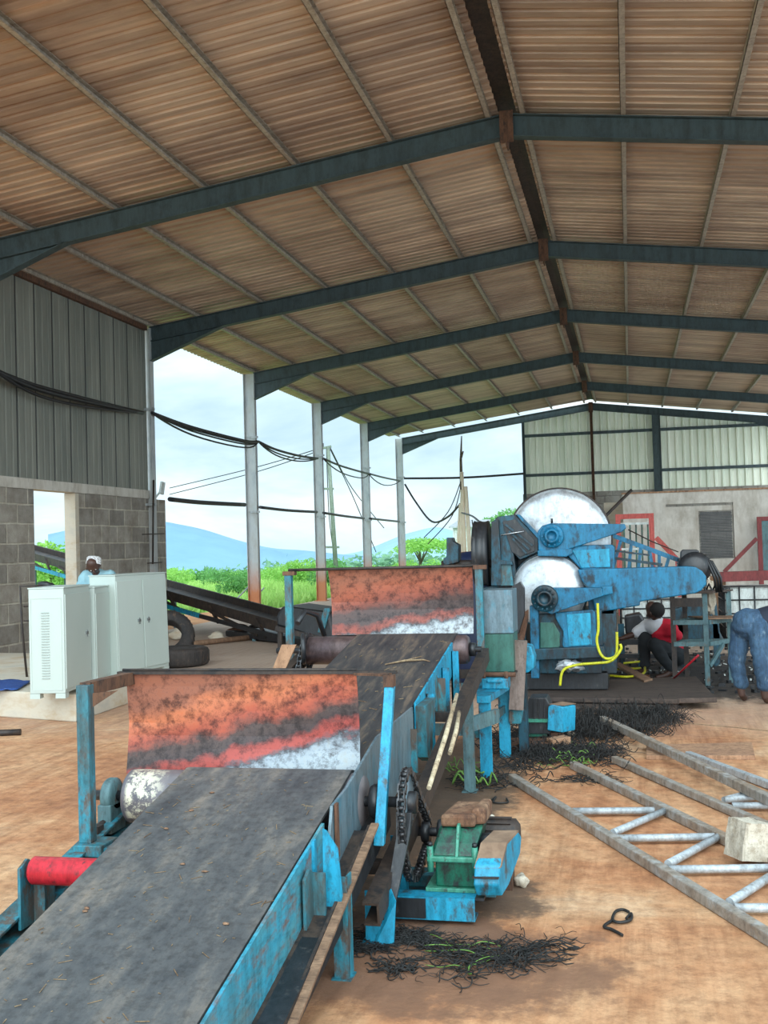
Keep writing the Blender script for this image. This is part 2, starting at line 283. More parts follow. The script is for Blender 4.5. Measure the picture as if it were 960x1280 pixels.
# ------------------------------------------------------------------ mesh builder
ORG = {}
class MB:
    def __init__(s): s.v = []; s.f = []; s.sm = []
    def add(s, vs, fs, smooth=False):
        o = len(s.v); s.v += [V(p) for p in vs]
        for f in fs: s.f.append([o+i for i in f]); s.sm.append(smooth)
        return s
    def box(s, a, b):
        a, b = V(a), V(b)
        vs = [(x, y, z) for x in (a.x, b.x) for y in (a.y, b.y) for z in (a.z, b.z)]
        return s.add(vs, [(0, 1, 3, 2), (4, 6, 7, 5), (0, 4, 5, 1), (2, 3, 7, 6), (0, 2, 6, 4), (1, 5, 7, 3)])
    def obox(s, o, x, y, z):   # corner + three edge vectors
        o, x, y, z = V(o), V(x), V(y), V(z)
        vs = [o+x*i+y*j+z*k for i in (0, 1) for j in (0, 1) for k in (0, 1)]
        return s.add(vs, [(0, 1, 3, 2), (4, 6, 7, 5), (0, 4, 5, 1), (2, 3, 7, 6), (0, 2, 6, 4), (1, 5, 7, 3)])
    def bar(s, p, q, w, h, up=(0, 0, 1)):  # centred bar, w sideways, h along up
        p, q = V(p), V(q); d = (q-p).normalized(); sd = d.cross(V(up))
        if sd.length < 1e-4: sd = d.cross(V((0, 1, 0)))
        sd.normalize(); u = sd.cross(d)
        return s.obox(p-sd*w/2-u*h/2, q-p, sd*w, u*h)
    def angle(s, p, q, w, h, t=.008, up=(0, 0, 1)):
        p, q = V(p), V(q); d = (q-p).normalized(); sd = d.cross(V(up)).normalized(); u = sd.cross(d)
        s.obox(p-sd*w/2+u*(h/2-t), q-p, sd*w, u*t); return s.obox(p+sd*(w/2-t)-u*h/2, q-p, sd*t, u*(h-t))
    def ibeam(s, p, q, w, h, up=(0, 0, 1), t=.014):
        p, q = V(p), V(q); d = (q-p).normalized(); sd = d.cross(V(up))
        if sd.length < 1e-4: sd = V((0, 1, 0))
        sd.normalize(); u = sd.cross(d)
        s.obox(p-sd*w/2+u*(h/2-t), q-p, sd*w, u*t); s.obox(p-sd*w/2-u*h/2, q-p, sd*w, u*t)
        return s.obox(p-sd*t/2-u*(h/2-t), q-p, sd*t, u*(h-2*t))
    def channel(s, p, q, w, h, up=(0, 0, 1), t=.01, side=1):
        p, q = V(p), V(q); d = (q-p).normalized(); sd = d.cross(V(up)).normalized()*side; u = sd.cross(d)*side
        s.obox(p-sd*w/2+u*(h/2-t), q-p, sd*w, u*t); s.obox(p-sd*w/2-u*h/2, q-p, sd*w, u*t)
        return s.obox(p+sd*(w/2-t)-u*(h/2-t), q-p, sd*t, u*(h-2*t))
    def prism(s, pts, ext):
        pts = [V(p) for p in pts]; e = V(ext); n = len(pts)
        return s.add(pts+[p+e for p in pts], [tuple(range(n))[::-1], tuple(range(n, 2*n))]+[(i, (i+1) % n, n+(i+1) % n, n+i) for i in range(n)])
    def tube(s, pts, r, n=10, closed=False, cap=True):
        pts = [V(p) for p in pts]; m = len(pts); rs = r if isinstance(r, (list, tuple)) else [r]*m
        o = len(s.v); up = None
        for i, p in enumerate(pts):
            if closed: d = pts[(i+1) % m]-pts[i-1]
            else: d = pts[min(i+1, m-1)]-pts[max(i-1, 0)]
            d.normalize()
            if up is None:
                up = V((0, 0, 1)) if abs(d.z) < .9 else V((1, 0, 0))
            sd = d.cross(up)
            if sd.length < 1e-3: sd = d.cross(V((0.3, 1, 0)))
            sd.normalize(); up = sd.cross(d).normalized()
            s.v += [p+(sd*math.cos(2*PI*k/n)+up*math.sin(2*PI*k/n))*rs[i] for k in range(n)]
        R = m if closed else m-1
        for i in range(R):
            a = o+i*n; b = o+((i+1) % m)*n
            for k in range(n): s.f.append([a+k, a+(k+1) % n, b+(k+1) % n, b+k]); s.sm.append(True)
        if cap and not closed:
            s.f.append([o+k for k in range(n)][::-1]); s.sm.append(False)
            s.f.append([o+(m-1)*n+k for k in range(n)]); s.sm.append(False)
        return s
    def cyl(s, p, q, r, n=24): return s.tube([p, q], r, n)
    def lathe(s, c, ax, prof, n=40):   # prof [(r, h)], along axis ax from c
        c, ax = V(c), V(ax).normalized(); sd = ax.orthogonal().normalized(); u = ax.cross(sd); o = len(s.v); m = len(prof)
        for r, h in prof: s.v += [c+ax*h+(sd*math.cos(2*PI*k/n)+u*math.sin(2*PI*k/n))*max(r, 1e-4) for k in range(n)]
        for i in range(m-1):
            for k in range(n): s.f.append([o+i*n+k, o+i*n+(k+1) % n, o+(i+1)*n+(k+1) % n, o+(i+1)*n+k]); s.sm.append(True)
        return s
    def ring(s, c, ax, R, r, n=32, m=8): # torus
        c, ax = V(c), V(ax).normalized(); sd = ax.orthogonal().normalized(); u = ax.cross(sd)
        return s.tube([c+(sd*math.cos(2*PI*k/n)+u*math.sin(2*PI*k/n))*R for k in range(n)], r, m, closed=True)
    def blob(s, c, rad, sub=2, amp=.15, seed=0, fr=2.0):
        bm = bmesh.new(); bmesh.ops.create_icosphere(bm, subdivisions=sub, radius=1)
        vs = []
        for v in bm.verts:
            k = 1+amp*noise.noise(v.co*fr+V((seed, seed*1.7, 3)))*2
            vs.append(V(c)+V((v.co.x*rad[0]*k, v.co.y*rad[1]*k, v.co.z*rad[2]*k)))
        fs = [tuple(v.index for v in f.verts) for f in bm.faces]; bm.free()
        return s.add(vs, fs, True)
    def build(s, name, mat, parent=None, bevel=0, solid=0):
        org = ORG.get(parent.name, V((0, 0, 0))) if parent else V((0, 0, 0))
        me = bpy.data.meshes.new(name); base = org
        me.from_pydata([tuple(p-base) for p in s.v], [], s.f)
        me.polygons.foreach_set('use_smooth', s.sm); me.validate(); me.update()
        bm = bmesh.new(); bm.from_mesh(me); bmesh.ops.recalc_face_normals(bm, faces=bm.faces[:]); bm.to_mesh(me); bm.free()
        o = bpy.data.objects.new(name, me); COL.objects.link(o); me.materials.append(mat if not isinstance(mat, str) else M_[mat])
        if parent: o.parent = parent
        ORG[o.name] = org
        if bevel:
            b = o.modifiers.new('b', 'BEVEL'); b.width = bevel; b.segments = 2; b.limit_method = 'ANGLE'
        return o
    def buildtop(s, name, mat, label, cat, group=None, kind=None, bevel=0):
        c = V((sum(p.x for p in s.v)/len(s.v), sum(p.y for p in s.v)/len(s.v), min(p.z for p in s.v)))
        vs = s.v; s.v = [p-c for p in vs]; o = s.build(name, mat, None, bevel); o.location = c; s.v = vs
        tag(o, label, cat, group, kind); ORG[o.name] = c; return o
def tag(o, label=None, cat=None, group=None, kind=None):
    if label: o['label'] = label
    if cat: o['category'] = cat
    if group: o['group'] = group
    if kind: o['kind'] = kind
    return o
def thing(name, label, cat, loc=(0, 0, 0), group=None):
    o = bpy.data.objects.new(name, None); COL.objects.link(o); o.location = loc; ORG[o.name] = V(loc); o.empty_display_size = .2
    return tag(o, label, cat, group)
def struct(mb, name, mat, bevel=0):
    o = mb.build(name, mat, None, bevel); o['kind'] = 'structure'; return o
def copy_tree(o, parent=None):
    c = o.copy(); COL.objects.link(c)
    if parent: c.parent = parent
    for ch in list(o.children): copy_tree(ch, c)
    return c
def smooth(P, k=6):
    out = []
    n = len(P)
    for i in range(n-1):
        p0, p1, p2, p3 = P[max(i-1, 0)], P[i], P[i+1], P[min(i+2, n-1)]
        for j in range(k):
            t_ = j/k; out.append(.5*((2*p1)+(p2-p0)*t_+(2*p0-5*p1+4*p2-p3)*t_**2+(-p0+3*p1-3*p2+p3)*t_**3))
    out.append(P[-1]); return out
def yprism(mb, px, y0, dy):  # outline surveyed on a plane facing the camera, extruded away
    return mb.prism([Yp(u, v, y0) for u, v in px], (0, dy, 0))
# ------------------------------------------------------------------ world and light
w = bpy.data.worlds.new('overcast_sky'); SC.world = w; w.use_nodes = True
nt = w.node_tree; nt.nodes.clear()
def wn(t, **k):
    x = nt.nodes.new('ShaderNode'+t)
    for a, b in k.items():
        if a in x.inputs: x.inputs[a].default_value = b
        else: setattr(x, a, b)
    return x
L_ = nt.links.new
tc = wn('TexCoord'); mp = wn('Mapping'); mp.inputs['Scale'].default_value = (1, 1, 3.2); L_(tc.outputs['Generated'], mp.inputs[0])
nz = wn('TexNoise', Scale=3.4, Detail=8.0, Roughness=.55, Distortion=.3); L_(mp.outputs[0], nz.inputs['Vector'])
rp = wn('ValToRGB'); e = rp.color_ramp.elements
e[0].position = .36; e[0].color = lin((166, 196, 212)); e[1].position = .66; e[1].color = lin((234, 244, 247))
q = e.new(.5); q.color = lin((198, 222, 234)); L_(nz.outputs[0], rp.inputs[0])
# sky brightened towards the sun side behind the viewer, added to light the interior
dt = wn('VectorMath', operation='DOT_PRODUCT'); L_(tc.outputs['Generated'], dt.inputs[0]); SUN = V((.25, -.86, .45)).normalized(); dt.inputs[1].default_value = SUN
mr = wn('MapRange'); mr.inputs['From Min'].default_value = 0.0; mr.inputs['From Max'].default_value = 1; mr.inputs['To Min'].default_value = 1.08; mr.inputs['To Max'].default_value = 3.3
mr.interpolation_type = 'SMOOTHSTEP'; L_(dt.outputs['Value'], mr.inputs['Value'])
bg = wn('Background'); L_(rp.outputs[0], bg.inputs[0]); L_(mr.outputs[0], bg.inputs[1])
wo = wn('OutputWorld'); L_(bg.outputs[0], wo.inputs[0])
sun = bpy.data.objects.new('sun', bpy.data.lights.new('sun', 'SUN')); COL.objects.link(sun)
sun.data.energy = 1.1; sun.data.angle = math.radians(50); sun.data.color = (1, .97, .92)
sun.rotation_euler = (SUN).to_track_quat('Z', 'Y').to_euler()
SC.view_settings.view_transform = 'Standard'; SC.view_settings.look = 'None'; SC.view_settings.gamma = 1; SC.view_settings.exposure = 0.45
SC.view_settings.use_curve_mapping = False
SC.cycles.max_bounces = 8; SC.cycles.diffuse_bounces = 5; SC.cycles.use_denoising = True; SC.cycles.sample_clamp_indirect = 6
# ------------------------------------------------------------------ building
XR, Y1, LB, HR, S, EAVE = -1.4145, 14.54, 6.382, 7.097, .13, 9.63
RD = .30
XL, XRT = -EAVE, 2*(-1.4145)+EAVE   # left and right eave
def zr(x, off=0): return HR-S*abs(x-XR)+off
YN, YF = 7.4, Y1+5*LB+.1
# floor slab, ground
mb = MB(); mb.box((-60, -8, -.3), (9, YF+3, 0)); 
mb = MB(); mb.prism([(-9.9, -6, 0), (12, -6, 0), (12, YF+1, 0), (-9.9, YF+1, 0)], (0, 0, -.3)); struct(mb, 'floor', 'floor')
def terrain_z(x, y):
    d = max(0, -x-11); d2 = max(0, y-50)
    z = -.06-.012*min(d, 25)-.045*max(0, d-25)*(1 if d < 300 else 300/d)-.03*min(d2, 300)
    return z+.25*noise.noise(V((x*.05, y*.05, 0)))*min(1, (d+d2)/10)
mb = MB(); N = 90
gx = [12-(i/N)**2.2*1500 for i in range(N+1)]; gy = [-12+(j/N)**2.0*1600 for j in range(N+1)]
mb.add([(x, y, terrain_z(x, y)-.02) for x in gx for y in gy], [(i*(N+1)+j, (i+1)*(N+1)+j, (i+1)*(N+1)+j+1, i*(N+1)+j+1) for i in range(N) for j in range(N)], True)
o = struct(mb, 'ground', 'ground')
# orange earth apron between the shed and the meadow
mb = MB(); pts = [(-9.8, -7), (-9.8, 30), (-11, 31), (-12.2, 27), (-12.6, 23), (-14, 20), (-17, 14), (-22, 6), (-22, -7)]
mb.prism([(x, y, -.02) for x, y in pts], (0, 0, -.2))
n = NT('orange_earth'); n.col(n.ramp(n.noise(n.map((1, 1, 1)), 1.2, 8), [(.35, (214, 160, 112)), (.65, (190, 132, 92))])); n.rg(.95); n.bump(n.noise(n.map((1, 1, 1)), 8), .6, .04)
M_['earth'] = n.m
struct(mb, 'ground_apron', 'earth')
# roof sheets: trapezoid ribs run down the slope
def corr(mb, p0, dirn, nrm, length_vec, total, pitch, hgt, duty=.35, t=.0):
    dirn, nrm, lv = V(dirn), V(nrm), V(length_vec); p0 = V(p0); n = int(total/pitch); prof = []
    for i in range(n):
        a = i*pitch
        prof += [(a, 0), (a+pitch*(1-duty)*.86, 0), (a+pitch*(1-duty), hgt), (a+pitch*.95, hgt)]
    prof.append((n*pitch, 0))
    vs = []
    for a, h in prof: q = p0+dirn*a+nrm*h; vs += [q, q+lv]
    mb.add(vs, [(2*i, 2*i+1, 2*i+3, 2*i+2) for i in range(len(prof)-1)])
zt = HR+RD+.10
for side, nm in ((-1, 'ceiling_left'), (1, 'ceiling_right')):
    mb = MB(); L = EAVE+XR+.35 if side < 0 else EAVE+XR+.35
    x0 = XR+side*.12
    corr(mb, (x0, YN, zt-S*.12), (0, 1, 0), (0, 0, 1), (side*8.45, 0, -S*8.45), YF-YN+ (0 if side > 0 else -.35), .21, .034)
    struct(mb, nm, 'roof')
mb = MB(); mb.prism([(XR-.30, YN, zt+.02), (XR, YN, zt+.06), (XR+.30, YN, zt+.02), (XR+.30, YN, zt+.05), (XR, YN, zt+.09), (XR-.30, YN, zt+.05)], (0, YF-YN, 0)); struct(mb, 'trim_1', 'rust_dark')
# purlins (z sections) along the whole shed
PX = [XL+.12, -8.48, -7.11, -5.74, -4.37, -3.0, -1.66, -1.20, .10, 1.46, 2.82, 4.18, 5.54, XRT-.12]
pl = ['along the left eave', 'second up from the left eave', 'third up from the left eave', 'fourth up from the left eave', 'fifth up from the left eave', 'next but one left of the ridge', 'just left of the ridge', 'just right of the ridge', 'first clear one right of the ridge', 'second clear one right of the ridge', 'third clear one right of the ridge', 'fourth clear one right of the ridge', 'next to the right eave', 'along the right eave']
for x, t in zip(PX, pl):
    z = zr(x, RD); mb = MB(); h = .10
    mb.box((x-.035, YN+.05, z), (x+.035, YF-.4, z+.008)); mb.box((x-.035, YN+.05, z), (x-.028, YF-.4, z+h)); mb.box((x-.035, YN+.05, z+h-.008-.0), (x+.03, YF-.4, z+h-.002))
    mb.buildtop('roof_purlin', 'purlin', 'long grey steel roof purlin, '+t, 'purlin', 'roof purlins')
# portal frames
fl = ['just before the viewer, overhead', 'nearest one in view, crossing the top of the picture', 'second in view, its column ending the clad left wall', 'third in view, at the first free-standing left column', 'fourth in view, second free-standing left column', 'fifth in view, third free-standing left column', 'farthest, against the gable cladding']
for k in range(-1, 6):
    y = Y1+k*LB; t = thing('portal_frame', 'dark steel roof frame, '+fl[k+1], 'steel frame', (XR, y, 0), 'portal frames of the shed')
    for sd, nm in ((-1, 'left'), (1, 'right')):
        xe = XL if sd < 0 else XRT
        mb = MB(); ze = zr(xe, 0)
        mb.ibeam((xe, y, 0), (xe, y, ze+RD-.02), .16, .30, up=(1, 0, 0)); mb.box((xe-.2, y-.15, 0), (xe+.2, y+.15, .02))
        mb.build('column', 'column' if k > 0 or sd > 0 else 'rafter', t)
        mb = MB(); q = V((XR-sd*-.01, y, zr(XR)+RD/2)); e_ = V((xe+.15*-sd, y, zr(xe)+RD/2)); mb.ibeam(q, e_, .16, RD); mb.build('rafter', 'rafter', t)
        mb = MB(); x1 = xe-sd*.14; x2 = xe-sd*1.75
        mb.prism([(x1, y-.008, zr(x1)+.02), (x2, y-.008, zr(x2)+.02), (x1, y-.008, zr(x1)-.42)], (0, .016, 0))
        a = V((x1, y, zr(x1)-.42)); b = V((x2, y, zr(x2)-.005)); mb.bar(a, b, .16, .014); mb.build('haunch', 'rafter', t)
        if k > 0 and sd < 0:
            for z in (4.6, 2.65): MB().box((xe-.05, y-.155, z), (xe+.24, y-.10, z+.05)).build('cable_bracket', 'grey_steel', t)
    mb = MB(); mb.box((XR-.09, y-.1, zr(XR)-.10), (XR+.09, y-.085, zr(XR)+RD+.03)); mb.box((XR-.012, y-.11, zr(XR)-.14), (XR+.012, y+.11, zr(XR)+RD)); mb.build('ridge_plate', 'rust', t)
# left wall: block masonry with a narrow opening, concrete band, cladding above
YW0, YW1 = Y1-1.0, 20.92
mb = MB(); xw = -9.62
ya, yb = 16.47, 17.86
mb.box((xw-.2, YW0, 0), (xw, ya, 2.80)); mb.box((xw-.2, yb, 0), (xw, 21.75, 2.80)); mb.box((xw-.2, ya, 0), (xw, yb, .55))
struct(mb, 'wall_left', 'block')
mb = MB(); mb.box((xw-.22, YW0, 2.80), (xw+.03, 21.2, 2.97)); struct(mb, 'trim_2', 'plaster')
mb = MB(); mb.box((xw-.205, yb-.012, .56), (xw+.008, yb+.12, 2.79)); struct(mb, 'trim_3', 'conc')
mb = MB(); corr(mb, (xw+.02, YW0, 2.97), (0, 1, 0), (-1, 0, 0), (0, 0, zr(xw)+RD-2.97), YW1-YW0, .193, .006, .25)
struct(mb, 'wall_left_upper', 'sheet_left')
mb = MB()
for i in range(12): mb.box((xw+.0, YW0+.58*i+.1, 2.97), (xw+.025, YW0+.58*i+.125, zr(xw)+RD-.02))
mb.buildtop('wall_cover_strip', 'black_steel', 'thin dark seams standing on the grey cladding of the left wall', 'wall seam', kind='structure')
mb = MB(); mb.box((xw, YW0, zr(xw)+.22), (xw+.1, YW1-.1, zr(xw)+RD+.02)); struct(mb, 'trim_4', 'rust')
# gable wall: post, cladding, girts, masonry band
mb = MB(); YG = YF+.05; xg0 = -4.25
n0 = int((XRT-xg0)/.3)
pr = []
for i in range(n0+1):
    a = xg0+i*.3
    pr += [(a, 0), (a+.17, 0), (a+.20, -.07), (a+.27, -.07)]
vs = []
for a, h in pr: vs += [(a, YG+h, 3.7), (a, YG+h, zr(min(a, XRT+.3), RD))]
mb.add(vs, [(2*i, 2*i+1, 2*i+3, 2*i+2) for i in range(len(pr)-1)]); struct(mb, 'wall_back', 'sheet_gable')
mb = MB(); mb.box((xg0-.1, YG-.1, 0), (XRT, YG+.1, 3.7)); struct(mb, 'wall_back_lower', 'block_far')
for z, t in ((6.15, 'upper'), (4.48, 'lower')):
    mb = MB(); mb.channel((xg0, YG-.1, z), (XRT, YG-.1, z), .08, .12); mb.buildtop('wall_girt', 'rafter', t+' horizontal steel girt across the pale gable cladding', 'girt', 'gable girts')
for x, t in ((xg0, 'slender edge post at the left end of the gable cladding'), (1.2, 'dark steel post in the middle of the gable cladding'), (XR, 'thin downpipe-like post under the ridge on the gable')):
    mb = MB(); wd = .1 if x != 1.2 else .3
    mb.ibeam((x, YG-.22, 0), (x, YG-.22, zr(x)), .12, wd*1.1, up=(1, 0, 0)); mb.buildtop('gable_post', 'rafter' if x != XR else 'rust', t, 'post')
# small room at the back, rendered walls
YR = 22.0
pA = Yp(778, 618, YR); zt_ = pA.z
mb = MB(); x0, x1 = pA.x, 6.2
oa, ob = Yp(831, 630, YR), Yp(918, 672, YR)   # recess outline
ra, rb = Yp(832, 628, YR), Yp(919, 700, YR)
wl, wr_, wt, wb = ra.x, rb.x, ra.z-.04, Yp(875, 699, YR).z
mb.box((x0, YR, 0), (wl, YR+.18, zt_)); mb.box((wr_, YR, 0), (x1, YR+.18, zt_)); mb.box((wl, YR, 0), (wr_, YR+.18, wb)); mb.box((wl, YR, wt), (wr_, YR+.18, zt_))
mb.box((x0, YR+.18, 0), (x0+.18, YR+4, zt_))
bl = Yp(873, 640, YR)
mb.box((wl, YR+.05, wb), (bl.x, YR+.18, wt-.05))
mb.box((bl.x, YR+.05, Yp(890, 638, YR).z), (wr_, YR+.18, wt-.05))
struct(mb, 'wall_room', 'plaster')
mb = MB(); mb.box((x0-.02, YR-.03, zt_), (x1, YR+.2, zt_+.03)); mb.buildtop('wall_top_board', 'wood_tan', 'thin brown board lying along the top of the rendered room wall', 'board')
mb = MB(); mb.box((Yp(755, 640, 26).x, 26, 0), (Yp(790, 640, 26).x, 26.2, Yp(770, 628, 26).z)); mb.buildtop('block_wall_stub', 'conc', 'low grey wall stub between the big disc and the rendered room', 'wall', kind='structure')
t = thing('window_stack', 'opening packed with a stack of thin dark sheets in the rendered wall', 'stacked sheets', Yp(895, 695, YR+.1))
a, b = Yp(874, 640, YR+.03), Yp(917, 697, YR+.03); zz = b.z; i = 0
mb = MB()
while zz < a.z:
    h = random.uniform(.012, .02); mb.box((a.x+random.uniform(0, .02), YR+.02+random.uniform(0, .03), zz), (b.x-random.uniform(0, .02), YR+.15, zz+h)); zz += h+.006
mb.build('sheet_stack', 'black_steel', t)['kind'] = 'stuff'
# ------------------------------------------------------------------ conveyor 1 (nearest)
S1, S2 = .19, .16
def b1(y, d=0): return .664+S1*(y-4.9)+d
def b2(y, d=0): return 1.03+S2*(y-7.95)+d
def slab(mb, xa, xb, ya, yb, zf, th, n=1):
    for i in range(n):
        p, q = ya+(yb-ya)*i/n, ya+(yb-ya)*(i+1)/n
        mb.prism([(xa, p, zf(p)), (xb, p, zf(p)), (xb, q, zf(q)), (xa, q, zf(q))], (0, 0, -th))
    return mb
def beltloop(mb, xa, xb, ya, yb, zf, R, n=14):
    # closed loop: top run, head turn, return run, tail turn (thickness .012)
    prof = []
    for s_, yy, cz in ((1, yb, zf(yb)-R), (-1, ya, zf(ya)-R)):
        for k in range(n+1):
            a = PI/2-PI*k/n if s_ == 1 else -PI/2-PI*k/n
            prof.append((yy+R*math.cos(a), cz+R*math.sin(a)))
    m = len(prof); th = .012; vs = []
    # inner profile
    inn = []
    for i, (y, z) in enumerate(prof):
        cy, cz = (yb, zf(yb)-R) if i <= n else (ya, zf(ya)-R); d = V((y-cy, z-cz)).normalized(); inn.append((y-d.x*th, z-d.y*th))
    for (y, z), (y2, z2) in zip(prof, inn): vs += [(xa, y, z), (xb, y, z), (xb, y2, z2), (xa, y2, z2)]
    fs = []
    for i in range(m):
        j = (i+1) % m; a, b = i*4, j*4
        fs += [(a, a+1, b+1, b), (a+1, a+2, b+2, b+1), (a+2, a+3, b+3, b+2), (a+3, a, b, b+3)]
    return mb.add(vs, fs)
c1 = thing('belt_conveyor', 'nearest belt conveyor, wide dusty black belt rising from the bottom left corner', 'conveyor', (-1.8, 4, 0), 'inclined belt conveyors')
mb = beltloop(MB(), -2.10, -1.29, .6, 4.93, b1, .14); mb.build('belt', 'belt', c1)
mb = MB(); yc = 4.93; zc = b1(4.93)-.14
mb.lathe((-2.395, yc, zc), (1, 0, 0), [(0, 0), (.11, 0), (.125, .012), (.126, .02), (.126, 1.15), (.11, 1.165), (0, 1.165)], 48); dr = mb.build('head_drum', 'drum', c1)
mb = MB().cyl((-2.62, yc, zc), (-1.0, yc, zc), .024, 16); mb.build('drum_shaft', 'black_steel', dr)
mb = MB(); mb.lathe((-2.52, yc, zc), (1, 0, 0), [(0, 0), (.075, 0), (.085, .015), (.085, .05), (.06, .06), (0, .06)], 28); mb.box((-2.53, yc-.08, zc-.17), (-2.46, yc+.08, zc-.03)); mb.build('bearing_block', 'teal_grey', c1, .006)
mb = MB(); mb.lathe((-1.2, yc, zc), (1, 0, 0), [(0, 0), (.07, 0), (.08, .015), (.08, .05), (0, .06)], 28); mb.build('bearing_block', 'black_steel', c1)
# idler rollers on brackets
def idler(c, x0, x1, y, zf, mat='red_paint', r=.055):
    z = zf(y)-.012-r-.01; mb = MB(); mb.lathe((x0, y, z), (1, 0, 0), [(0, 0), (r-.01, 0), (r, .01), (r, x1-x0-.01), (r-.01, x1-x0), (0, x1-x0)], 28); o = mb.build('idler_roller', mat, c)
    for x, s_ in ((x0-.03, -1), (x1+.02, 1)):
        mb = MB(); mb.prism([(x, y-.06, z+.02), (x, y+.0, z+.045), (x, y+.05, z+.02), (x, y+.05, zf(y)-.30), (x, y-.06, zf(y)-.30)], (.012, 0, 0)); mb.box((x, y+.04, zf(y)-.3), (x+.06, y+.052, z+.02)); mb.build('idler_bracket', 'blue_dirty', c)
    return o
for y in (1.5, 2.8, 4.06): idler(c1, -2.41, -1.27, y, b1)
z_ = .0
mb = MB().lathe((-2.38, 3.86, b1(3.86)-.36), (1, 0, 0), [(0, 0), (.04, 0), (.04, 1.1), (0, 1.1)], 20); mb.build('return_roller', 'red_paint', c1)
# side rails (channel), left rail top surveyed
def railz1(y): return b1(y)-.235
for x, sd in ((-2.48, 1), (-1.2, -1)):
    mb = MB(); mb.channel((x, .5, railz1(.5)-.05), (x, 5.12, railz1(5.12)-.05), .09, .1, side=-sd); mb.build('side_rail', 'blue_dirty' if x < -2 else 'black_steel', c1)
for y in (1.0, 2.2, 3.4, 4.62):
    mb = MB(); mb.channel((-2.48, y, railz1(y)-.045), (-1.2, y, railz1(y)-.045), .09, .09); mb.build('cross_member', 'blue_dirty', c1)
# right side skirt plate, teal
mb = MB(); slab(mb, -1.275, -1.262, .5, 4.36, lambda y: b1(y, .01), .25); mb.build('side_plate', 'blue_side', c1)
mb = MB(); slab(mb, -1.28, -1.2, .5, 4.36, lambda y: b1(y, -.235), .01); mb.build('side_plate_flange', 'rust_dark', c1)
mb = MB(); mb.bar((-1.14, 3.08, .02), (-1.14, 4.74, .475), .035, .012); mb.build('lower_rail', 'wood', c1)
mb = MB(); mb.bar((-1.165, 3.05, -.0), (-1.165, 4.74, .445), .012, .06); mb.bar((-1.24, 3.1, .03), (-1.24, 4.74, .44), .14, .012); mb.build('lower_tray', 'rust_dark', c1)
# near leg: folded plate plus two angle legs
mb = yprism(MB(), [(403, 1036), (408, 1039), (422, 1061), (428, 1120), (418, 1178), (413, 1178), (404, 1095)], 4.16, .01); mb.box((-1.262, 4.17, .2), (-1.25, 4.2, .55)); mb.build('leg_gusset', 'blue', c1)
for x, y, h in ((-1.165, 4.22, .40), (-2.46, 4.2, .36), (-1.17, 1.8, .2), (-2.46, 1.8, .02)):
    if h > .1:
        mb = MB(); mb.box((x-.03, y-.004, 0), (x+.03, y+.004, h)); mb.box((x+.022, y, 0), (x+.03, y+.07, h)); mb.box((x-.04, y-.02, 0), (x+.04, y+.07, .006)); mb.build('leg', 'blue_dirty' if x > -2 else 'blue_dirty', c1)
mb = MB(); mb.bar((-1.7, 4.25, .14), (-1.16, 4.25, .14), .03, .06); mb.bar((-2.46, 4.25, .14), (-1.7, 4.25, .14), .03, .06); mb.build('leg_brace', 'blue_dirty', c1)
mb = MB(); mb.box((-1.36, 4.1, .16), (-1.27, 4.13, .42)); mb.build('stiffener', 'blue_dirty', c1)
# tensioner bolt by drum
mb = MB().cyl((-2.5, 4.7, zc-.14), (-2.5, 4.95, zc-.10), .018, 8); mb.box((-2.54, 4.72, zc-.18), (-2.46, 4.78, zc-.1)); mb.build('tension_bolt', 'rust_dark', c1)
# ------------------------------------------------------------------ hoods
def sheet(mb, pts0, pts1, th=.006, n=8, m=8, bow=.0):
    # pts0: bottom-left, bottom-right ; pts1 top-left, top-right
    a, b = map(V, pts0); c, d = map(V, pts1); vs = []
    for j in range(m+1):
        for i in range(n+1):
            s_, t_ = i/n, j/m; p = (a.lerp(b, s_)).lerp(c.lerp(d, s_), t_); p.y += bow*math.sin(t_*PI)-.0*t_+.012*noise.noise(V((s_*3, t_*3, bow*9)))
            vs.append(p)
    N_ = len(vs); vs += [p+V((0, th, 0)) for p in vs]; fs = []
    for j in range(m):
        for i in range(n):
            k = j*(n+1)+i; fs += [(k, k+1, k+n+2, k+n+1), (N_+k, N_+k+n+1, N_+k+n+2, N_+k+1)]
    for j in range(m):
        k = j*(n+1); fs.append((k, k+n+1, N_+k+n+1, N_+k)); k += n; fs.append((k, N_+k, N_+k+n+1, k+n+1))
    for i in range(n):
        fs.append((i, N_+i, N_+i+1, i+1)); k = m*(n+1)+i; fs.append((k, k+1, N_+k+1, N_+k))
    return mb.add(vs, fs)
h1 = thing('discharge_hood', 'orange and red scorched hood plate over the nearest conveyor head', 'hood', (-1.9, 5.1, 0), 'scorched hood plates')
y = 5.12
tl, tr = Yp(157, 843, y), Yp(445, 842, y); bl, br = Yp(158, 972, y-.02), Yp(450, 968, y-.02)
bl.z = br.z = .60
mb = sheet(MB(), (bl, br), (tl, tr), bow=.03); mb.build('hood_plate', 'hood1', h1)
mb = MB(); mb.bar(tl+V((-.04, .0, .008)), tr+V((.2, 0, .006)), .03, .014); mb.tube([tl+V((-.02, .01, .02)), tr+V((.0, .01, .018))], .008, 8); mb.build('top_rail', 'rust_dark', h1)
pt, pb = Yp(106, 856, 4.62), Yp(107, 1052, 4.62)
mb = MB(); mb.box((pt.x-.03, 4.59, pb.z), (pt.x+.03, 4.65, pt.z)); mb.box((pt.x-.04, 4.55, pb.z-.05), (pt.x+.10, 4.72, pb.z-.0)); mb.build('post', 'blue_dirty', h1, .004)
